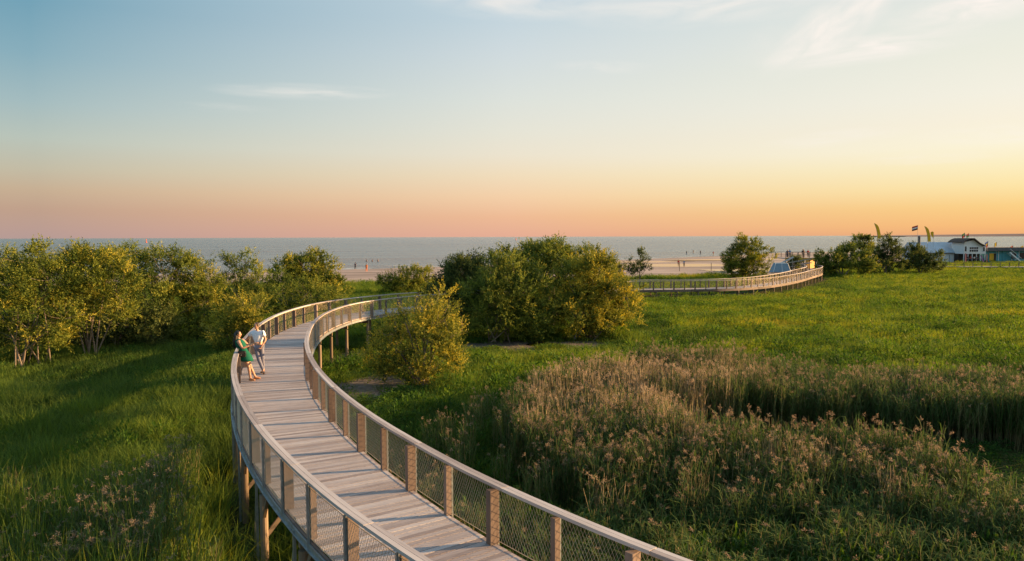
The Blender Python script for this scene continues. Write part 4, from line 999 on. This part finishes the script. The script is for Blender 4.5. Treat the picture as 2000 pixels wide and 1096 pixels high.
for (px, py, lab, tp, lg, k) in [(1341, 497, 'dark-clothed wader standing in the shallows, first left of the group of waders', 'charcoal', 'navy', 5), (1354, 495, 'wader in tan clothes farther out in the shallows', 'tan', 'tan', 6),
                                 (1368, 497, 'wader in navy clothes midway along the shallows', 'navy', 'charcoal', 7), (1393, 499, 'wader in red clothes near the round tree', 'red', 'tan', 8), (1411, 499, 'wader in white clothes next to the round tree', 'white', 'navy', 9)]:
    p = gp(px, py, -.7); small_person(lab, p.x, p.y, -.78, tp, lg, k, group='people wading in the shallows')
for (px, py, lab) in [(716, 511, 'bather up to the waist in the sea behind the walker in orange'), (727, 511, 'bather between the two other bathers offshore'), (738, 511, 'bather farthest right of the three offshore')]:
    p = gp(px, py, -.62); small_person(lab, p.x, p.y, -1.5, None, 'navy', px, group='bathers offshore')

# ------------------------------------------------------------------ far structures at the beach
def X(px, D): return (px - 1000) / F * D
def Zy(py, D, h=460.5): return CAM_Z - (py - h) / F * D
M_white = simple('white_painted_boards', (.80, .82, .84), .7, 0, .06, 2); M_paleroof = simple('pale_blue_sheet_roof', (.46, .53, .61), .5, .1, .08, 1.2)
M_darkroof = simple('brown_shingle_roof', (.10, .065, .05), .9, 0, .3, 5, .3); M_greyroof = simple('grey_felt_roof', (.12, .12, .135), .9, 0, .15, 2)
M_teal = simple('teal_paint', (.06, .30, .38), .6, 0, .1, 3); M_yel = simple('yellow_paint', (.72, .42, .02), .6, 0, .1, 3); M_glass = simple('dark_window_glass', (.03, .035, .045), .15, 0, .1, 2)
M_dark = simple('dark_interior_timber', (.05, .04, .035), .9); M_canvas = simple('pale_blue_canvas', (.20, .31, .40), .8, 0, .1, 3); M_gold = simple('sun_glow_tinted_boards', (.62, .34, .06), .7, 0, .15, 3)  # gold boards: sun glow on the terrace wall put into the colour
# long white shed
D = 186
sh = empty('beach_shed', (X(1840, D), D, 0)); tag(sh, 'long white shed with a pale blue metal roof behind the dark rounded tree', 'shed')
x0, x1 = X(1786, D) - sh.location.x, X(1886, D) - sh.location.x; ze, zr = Zy(494, D), Zy(474, D)
mb = MB(); mb.box(((x0 + x1) / 2, 3, ze / 2 - .15), (x1 - x0, 6, ze + .3)); 
mb.prism([(0, 0)] * 3, .1) if False else None
mb.build('wall', M_white, sh)
mb = MB(); mb.add([(x0 - .3, -.35, ze), (x1 + .1, -.35, ze), (x1 + .1, 3, zr), (x0 - .3, 3, zr), (x0 - .3, 6.35, ze), (x1 + .1, 6.35, ze), (x0 - .3, -.35, ze - .12), (x1 + .1, -.35, ze - .12), (x0 - .3, 6.35, ze - .12), (x1 + .1, 6.35, ze - .12)],
                  [(0, 1, 2, 3), (3, 2, 5, 4), (0, 6, 7, 1), (4, 5, 9, 8), (0, 3, 4, 8, 6), (1, 7, 9, 5, 2), (6, 8, 9, 7)])
for k in range(24):
    xx = x0 + (x1 - x0) * (k + .5) / 24; mb.bar((xx, -.35, ze + .02), (xx, 3, zr + .02), .05, .05)
roof = mb.build('roof', M_paleroof, sh)
mb = MB(); mb.box(((x0 + x1) / 2, -.4, ze - .2), (x1 - x0, .12, .14)); mb.build('gutter', M_greyroof, roof)
for k in range(5):
    mb = MB(); xx = x0 + (x1 - x0) * (.2 + .16 * k); mb.box((xx, -.04, 1.0), (.07, .08, 2.2)); mb.build('batten', M_greyroof, sh)
# small vent stack beside it
vs_ = empty('vent_stack', (X(1794.5, 188), 188, 0)); tag(vs_, 'grey vertical vent stack rising at the left end of the white shed', 'vent stack')
mb = MB(); mb.tube([(0, 0, 0), (0, 0, Zy(462, 188))], .3, 12); mb.build('stack_pipe', M_greyroof, vs_); mb = MB(); mb.tube([(0, 0, Zy(462, 188)), (0, 0, Zy(462, 188) + .12)], [.42, .1], 12); mb.build('cowl', M_steel, vs_)
# surf house
D = 182
hs_ = empty('surf_house', (X(1904, D), D, 0)); tag(hs_, 'two-storey white beach house with a swooping brown roof and an open ground floor', 'building')
ox = hs_.location.x; xa, xb = X(1882, D) - ox, X(1925, D) - ox; zf = Zy(497, D)
mb = MB(); mb.box(((xa + xb) / 2, 2.5, (zf + Zy(480, D)) / 2), (xb - xa, 5, Zy(480, D) - zf))
mb.prism([(xa, Zy(480, D) + .002), (xb, Zy(480, D) + .002), (X(1908, D) - ox, Zy(475, D)), (X(1900, D) - ox, Zy(470, D)), (xa + .2, Zy(474, D))], 5, Matrix.Translation((0, 2.5, 0))); mb.build('wall', M_white, hs_)
mb = MB(); prof = [(1877, 473.5), (1884, 468.5), (1891, 466.3), (1898, 466.3), (1903, 470), (1909, 475), (1920, 481)]
top_ = [(X(a, D) - ox, Zy(b_, D)) for a, b_ in prof]; low = [(a, b_ - .22) for a, b_ in top_]
for i in range(len(prof) - 1): mb.prism([top_[i], top_[i + 1], low[i + 1], low[i]], 6.6, Matrix.Translation((0, 2.4, 0)))
mb.build('roof', M_darkroof, hs_)
for (py0, py1, px0, px1) in [(484, 487.6, 1893, 1910), (489, 492.8, 1893, 1910), (482.5, 492, 1883.5, 1887.5), (484, 492, 1919, 1923)]:
    w0, w1, h0, h1 = X(px0, D) - ox, X(px1, D) - ox, Zy(py1, D), Zy(py0, D)
    mb = MB(); n_ = 4 if px1 - px0 > 10 else 1
    mb.box(((w0 + w1) / 2, -.03, h1 + .04), (w1 - w0 + .1, .1, .08)); mb.box(((w0 + w1) / 2, -.03, h0 - .04), (w1 - w0 + .1, .1, .08))
    for k in range(n_ + 1): mb.box((w0 + (w1 - w0) * k / n_, -.03, (h0 + h1) / 2), (.07, .1, h1 - h0 - .002))
    w_ = mb.build('window', M_white, hs_); mb = MB(); mb.box(((w0 + w1) / 2, -.005, (h0 + h1) / 2), (w1 - w0, .03, h1 - h0)); mb.build('pane', M_glass, w_)
mb = MB(); mb.box(((xa + xb) / 2, 3.6, zf / 2), (xb - xa - .1, 2.6, zf)); mb.build('ground_floor_wall', M_dark, hs_)
for k in range(6): mb = MB(); mb.box((xa + .12 + (xb - xa - .24) * k / 5, .1, zf / 2), (.14, .14, zf - .002)); mb.build('veranda_post', M_white, hs_)
mb = MB(); mb.box(((xa + xb) / 2, -.4, .12), (xb - xa + .6, 1.6, .24)); mb.build('veranda_floor', M_dark, hs_)
mb = MB(); 
for k in range(12): mb.box((xa + .2 + (xb - xa - .4) * k / 11, -1.1, .7), (.05, .05, .9))
mb.bar((xa, -1.1, 1.18), (xb, -1.1, 1.18), .06, .06); mb.build('balustrade', M_dark, hs_)
# low teal building
lb = empty('beach_pavilion', (X(1965, D), D + 2, 0)); tag(lb, 'low teal pavilion with flat grey roof, yellow door and white stair at the right edge', 'building'); ox2 = lb.location.x; D2 = D + 2
L0, L1 = X(1926, D2) - ox2, X(2040, D2) - ox2
mb = MB(); mb.box(((L0 + L1) / 2, 3, Zy(492, D2) / 2), (L1 - L0, 6, Zy(492, D2))); mb.build('wall', M_teal, lb)
mb = MB(); mb.box(((L0 + L1) / 2, 2.6, Zy(488, D2)), (L1 - L0 + .6, 7.4, .9)); mb.build('roof', M_greyroof, lb)
mb = MB(); mb.box((X(1938, D2) - ox2, -.06, Zy(502, D2) - .2), (1.5, .1, 1.9)); dr = mb.build('door', M_yel, lb); mb = MB(); mb.box((X(1941, D2) - ox2 + .2, -.13, Zy(502, D2) - .2), (.5, .06, 1.85)); mb.build('door_opening', M_dark, dr)
mb = MB()
for k in range(9): mb.box((X(1966, D2) - ox2 + k * .33, -.8, Zy(496, D2) - k * .27), (.36, 1.2, .07))
mb.bar((X(1965, D2) - ox2, -1.4, Zy(494, D2)), (X(1965, D2) - ox2 + 3.0, -1.4, Zy(494, D2) - 2.45), .08, .28); mb.bar((X(1965, D2) - ox2, -1.4, Zy(494, D2) + .9), (X(1965, D2) - ox2 + 3.0, -1.4, Zy(494, D2) - 1.55), .06, .06); mb.build('stair', M_white, lb)
for px in (1950, 1958, 1976, 1990): mb = MB(); mb.box((X(px, D2) - ox2, -.04, Zy(501, D2)), (.12, .1, 2.4)); mb.build('corner_board', M_white if px != 1958 else M_teal, lb)
for px in (1980, 1996): mb = MB(); mb.box((X(px, D2) - ox2, -.05, Zy(501, D2)), (1.2, .1, 1.5)); mb.build('window', M_glass, lb)
# flags
flagm = {k: cloth(k + '_flag', v) for k, v in dict(yellow=(.80, .48, .03), orange=(.8, .16, .04), red=(.5, .03, .03), green=(.03, .25, .08), blue=(.05, .1, .35), white=(.75, .72, .7), pink=(.8, .22, .2), purple=(.32, .10, .40), dark=(.06, .04, .05)).items()}
def feather(label, px, D, ybot, ytop, flagbot, wid, mat, group, edge=None):
    """curved pole with a tall narrow banner leaning at the tip"""
    z0, z1, zb = max(0, Zy(ybot, D)), Zy(ytop, D), Zy(flagbot, D); o = empty('feather_flag', (X(px, D), D, 0)); tag(o, label, 'flag', group)
    zs = np.linspace(0, 1, 12); cur = lambda z: -.24 * (z1 - zb) * max(0, (z - zb) / (z1 - zb)) ** 2
    mb = MB(); mb.tube([(cur(z1 * t_), 0, z1 * t_) for t_ in zs], [.05 * (1 - .6 * t_) + .01 for t_ in zs], 6); mb.build('pole', M_steel, o)
    L_, Rr = [], []
    for t_ in np.linspace(0, 1, 12):
        z = zb + (z1 - zb) * t_; L_.append((cur(z) + .02, z)); Rr.append((cur(z) + .02 + wid * min(1, (1 - t_) * 5) ** .5 * (1 - .15 * t_), z + .1 * wid * t_))
    mb = MB()
    for i in range(11): mb.prism([L_[i], Rr[i], Rr[i + 1], L_[i + 1]], .02, m=0)
    mb.build('banner', [mat], o)
    return o
feather('lone tall yellow feather flag rising above the trees', 1713, 165, 530, 437, 467, .75, flagm['yellow'], None)
feather('yellow feather flag beside the striped flag above the white shed', 1811, 184, 515, 443, 473, .8, flagm['yellow'], None)
def teardrop(label, px, D, yt, yb, mat):
    o = empty('teardrop_flag', (X(px, D), D, 0)); tag(o, label, 'flag'); zt, zb = Zy(yt, D), Zy(yb, D)
    mb = MB(); mb.tube([(0, 0, 0), (0, 0, zb), (.0, 0, zt - .3)], [.04, .035, .02], 6); mb.build('pole', M_steel, o)
    h = zt - zb; mb = MB(); mb.prism([(.03, zb), (.03, zt - .12 * h), (-.15 * h, zt), (-.42 * h, zt - .1 * h), (-.4 * h, zt - .38 * h), (-.2 * h, zt - .7 * h)], .02); mb.build('banner', mat, o)
teardrop('small yellow teardrop flag over the white shed roof', 1822, 184, 453, 467, flagm['yellow'])
def flag(name, label, px, D, yt, h, w, mats, base_z=0.0, left=True, ybase=None):
    o = empty(name, (X(px, D), D, base_z)); tag(o, label, 'flag'); zt = Zy(yt, D) - base_z
    mb = MB(); mb.tube([(0, 0, 0), (0, 0, zt + .1)], [.05, .025], 6); mb.build('pole', M_steel, o)
    n_ = len(mats); mb = MB(); sgn = -1 if left else 1
    for i in range(n_):
        for k in range(5):
            a0, a1 = k / 5, (k + 1) / 5
            q = [(sgn * w * a, math.sin(a * 5 + 1) * .08, zt - h * b_ - a * h * .35) for a in (a0, a1) for b_ in (i / n_, (i + 1) / n_)]
            mb.add([q[0], q[2], q[3], q[1]] + [(v[0], v[1] + .02, v[2]) for v in (q[0], q[2], q[3], q[1])], [(0, 1, 2, 3), (7, 6, 5, 4), (0, 4, 5, 1), (1, 5, 6, 2), (2, 6, 7, 3), (3, 7, 4, 0)], i)
    mb.build('cloth', mats, o)
flag('national_flag', 'drooping red, white and dark flag on a pole left of the white shed', 1791, 180, 441, 1.1, 1.45, [flagm['red'], flagm['white'], flagm['dark']])
flag('pennant', 'red and green flag at the left tip of the brown roof', 1883, 183, 456, 1.1, .7, [flagm['green'], flagm['red']])
flag('pennant', 'second small red flag above the brown roof, just right of the red and green one', 1891, 183, 457, .9, .6, [flagm['red'], flagm['green']])
flag('pennant', 'blue and yellow flag where the brown roof meets the low pavilion', 1929, 184, 472, 1.4, .8, [flagm['blue'], flagm['yellow'], flagm['red']])
flag('pennant', 'yellow flag over the left part of the pavilion roof', 1946, 184, 474, 1.0, .6, [flagm['yellow']])
flag('pennant', 'orange and yellow flag over the middle of the pavilion roof', 1978, 184, 481, .9, .7, [flagm['orange'], flagm['yellow']])
flag('pennant', 'yellow-green and red flag at the right end of the pavilion roof', 1998, 184, 481, .9, .7, [flagm['yellow'], flagm['red']])
def banner(label, px, D, y0, y1, w, lean, mat):
    o = empty('beach_banner', (X(px, D), D, 0)); tag(o, label, 'banner'); z0, z1 = max(.1, Zy(y1, D)), Zy(y0, D)
    mb = MB(); mb.bar((0, 0, 0), (lean, 0, z1), .05, .05); mb.build('pole', M_steel, o)
    mb = MB(); l0 = lean * z0 / z1; mb.prism([(l0 + .03, z0), (l0 + w, z0 + .05), (lean + w * .8, z1 - .3), (lean + .03, z1)], .02); mb.build('cloth', mat, o)
banner('coral pink upright banner in front of the white beach house', 1885, 178, 495, 515, .38, 0.0, flagm['pink'])
banner('purple and pink leaning banner right of the veranda', 1922, 177, 499, 518, .42, -.9, flagm['purple'])
banner('narrow orange banner between the leaning banner and the yellow door', 1927, 177, 497, 518, .22, 0.0, flagm['orange'])
labs = ['person in dark clothes at the left end of the veranda', 'person in red standing under the open ground floor', 'person in white seated group side of the veranda, facing out', 'person in navy on the veranda beside the right post']
for k, (px, tp) in enumerate([(1892, 'charcoal'), (1899, 'red'), (1906, 'white'), (1912, 'navy')]): small_person(labs[k], X(px, 181), 181.6, .245, tp, 'charcoal', 20 + k, (0, -1), group='guests on the veranda')
# low walkway with fence before the buildings
def low_walk():
    o = empty('low_walkway', (X(1930, 152), 152, 0)); tag(o, 'low plank walkway with a thin rope-height fence before the beach house', 'walkway'); ox3 = o.location.x
    a, b_ = Vector((X(1835, 152) - ox3, 1.5, .5)), Vector((X(2040, 146) - ox3, -6, .65)); u = (b_ - a).normalized()
    mb = WMB(); mb.bar(a, b_, 2.0, .16); mb.build('deck', M_plank, o); L_ = (b_ - a).length
    for k in range(13):
        p = a + u * (L_ * k / 12); mb = MB(); mb.box((p.x, p.y - .9, p.z + .42), (.1, .1, 1.0)); mb.build('post', M_post, o)
    mb = MB(); mb.bar(a + Vector((0, -.9, .95)), b_ + Vector((0, -.9, .95)), .1, .05); mb.bar(a + Vector((0, -.9, .5)), b_ + Vector((0, -.9, .5)), .03, .05); mb.build('rail', M_post, o)
    for k in range(9):
        p = a + u * (L_ * (k + .5) / 9); mb = MB(); mb.box((p.x, p.y, .1), (.18, 1.6, .66)); mb.build('footing', M_dark, o)
low_walk()
# terrace
D = 146
te = empty('viewing_terrace', (X(1580, D), D, 0)); tag(te, 'raised timber viewing terrace with a golden lit wall at the end of the boardwalk', 'terrace'); ox4 = te.location.x
T0, T1 = X(1534, D) - ox4, X(1606, D) - ox4; zt = Zy(504, D)
mb = WMB(); mb.box(((T0 + T1) / 2, 3, zt - .09), (T1 - T0, 6, .18)); mb.build('deck', M_plank, te)
mb = WMB(); mb.box(((T0 + T1) / 2, -.04, zt - .2), (T1 - T0 + .06, .08, .5)); mb.build('edge_board', M_gold, te)
mb = WMB(); mb.box((X(1585, D) - ox4, .6, zt / 2 + .15), (3.6, .15, zt - .75), R(42)); mb.build('wall_panel', M_gold, te)
for k in range(7):
    xx = T0 + .1 + (T1 - T0 - .2) * k / 6
    mb = WMB(); mb.box((xx, .12, zt / 2 - .15), (.18, .18, zt - .4)); mb.build('leg', M_pile, te); mb = WMB(); mb.box((xx, .1, zt + .55), (.09, .09, 1.1)); mb.build('railing_post', M_post, te)
    mb = WMB(); mb.box((xx, 5.8, zt + .55), (.09, .09, 1.1)); mb.build('railing_post', M_post, te)
for yy in (.1, 5.8):
    mb = WMB(); mb.box(((T0 + T1) / 2, yy, zt + 1.13), (T1 - T0, .14, .06)); mb.box(((T0 + T1) / 2, yy, zt + .6), (T1 - T0, .03, .04)); mb.build('handrail', M_post, te)
mb = WMB(); mb.bar((T0 - .2, -1.2, .9), (X(1578, D) - ox4, -1.2, zt - .9), 1.6, .12); mb.build('ramp', M_plank, te)
mb = WMB(); mb.bar((T0 - .2, -2.0, 1.75), (X(1578, D) - ox4, -2.0, zt - .05), .06, .2); mb.build('ramp_rail', M_steel, te)
for px, tp, lg, lab, k in [(1541, 'navy', 'navy', 'person in navy at the left corner of the viewing terrace', 30), (1546, 'charcoal', 'charcoal', 'person all in black close to the left corner of the viewing terrace', 31), (1554, 'blue', 'navy', 'person in a blue top on the left half of the terrace', 32),
                           (1572, 'charcoal', 'tan', 'person with tan trousers over the golden wall', 33), (1577, 'tan', 'charcoal', 'person in a tan top in the middle of the terrace', 34), (1590, 'red', 'charcoal', 'person in a dark red top at the right end of the terrace', 35)]:
    small_person(lab, X(px, D), D + 1 + (k % 3), zt + .004, tp, lg, k, (.3, -1), group='people on the viewing terrace')
cs = empty('canvas_shelter', (X(1524, 142), 142, 0)); tag(cs, 'pale blue canvas shelter left of the viewing terrace', 'shelter')
mb = MB(); w_ = 1.75; zt2 = Zy(514, 142)
mb.add([(-w_, -1.2, .05), (w_, -1.2, .05), (w_, 1.2, .05), (-w_, 1.2, .05), (-w_ * .62, -.6, zt2), (w_ * .72, -.6, zt2), (w_ * .72, .6, zt2 * 1.05), (-w_ * .62, .6, zt2 * 1.05)], [(0, 3, 2, 1), (4, 5, 6, 7), (0, 1, 5, 4), (1, 2, 6, 5), (2, 3, 7, 6), (3, 0, 4, 7)]); mb.build('canvas', M_canvas, cs)
mb = MB()
for a, b_ in (((-w_, -1.22, .05), (-w_ * .62, -.62, zt2 + .03)), ((w_, -1.22, .05), (w_ * .72, -.62, zt2 + .03)), ((0, -1.22, .05), (.1, -.62, zt2 + .03))): mb.bar(a, b_, .06, .06)
mb.build('pole', M_white, cs)
sl_ = empty('slide', (X(1538, 144), 144, 0)); tag(sl_, 'light grey sloping slide chute rising from the canvas shelter to the terrace', 'slide')
mb = MB(); mb.bar((-1.3, 0, 1.7), (1.2, .3, Zy(503, 144)), .7, .1); mb.bar((-1.3, -.36, 1.8), (1.2, -.06, Zy(503, 144) + .1), .05, .28); mb.build('chute', M_paleroof, sl_)
mb = MB(); mb.box((1.1, .2, Zy(505, 144) / 2), (.1, .1, Zy(505, 144))); mb.build('support', M_steel, sl_)
# posts standing on the beach
for px, py, yt, lab in [(1327, 530, 511, 'thin dark post on the sand, left one of two by the tide pools'), (1389, 529, 513, 'thin dark post on the sand close to the round tree')]:
    x, y, z = on_beach(px, py); o = empty('beach_post', (x, y, z)); tag(o, lab, 'post'); h = Zy(yt, y) - z
    mb = MB(); mb.tube([(0, 0, 0), (0, 0, h)], .06, 8); mb.build('shaft', M_dark, o); mb = MB(); mb.tube([(0, 0, h), (0, 0, h + .08)], [.09, .03], 8); mb.build('cap', M_steel, o)
# marker buoys far out
for px, py, D, lab in [(287, 471, 1250, 'orange marker buoy on the sea beyond the leftmost willows'), (1008, 462, 1600, 'orange marker buoy on the horizon above the big clump')]:
    o = empty('buoy', (X(px, D), D, -.6)); tag(o, lab, 'buoy')
    mb = MB(); mb.tube([(0, 0, -.3), (0, 0, .6), (0, 0, 1.0)], [1.5, 1.5, .9], 14); mb.build('float', flagm['orange'], o)
    mb = MB(); mb.tube([(0, 0, 1.0), (0, 0, 4.4)], [.7, .25], 10); mb.ball((0, 0, 5), .8); mb.build('mast', flagm['orange'], o)
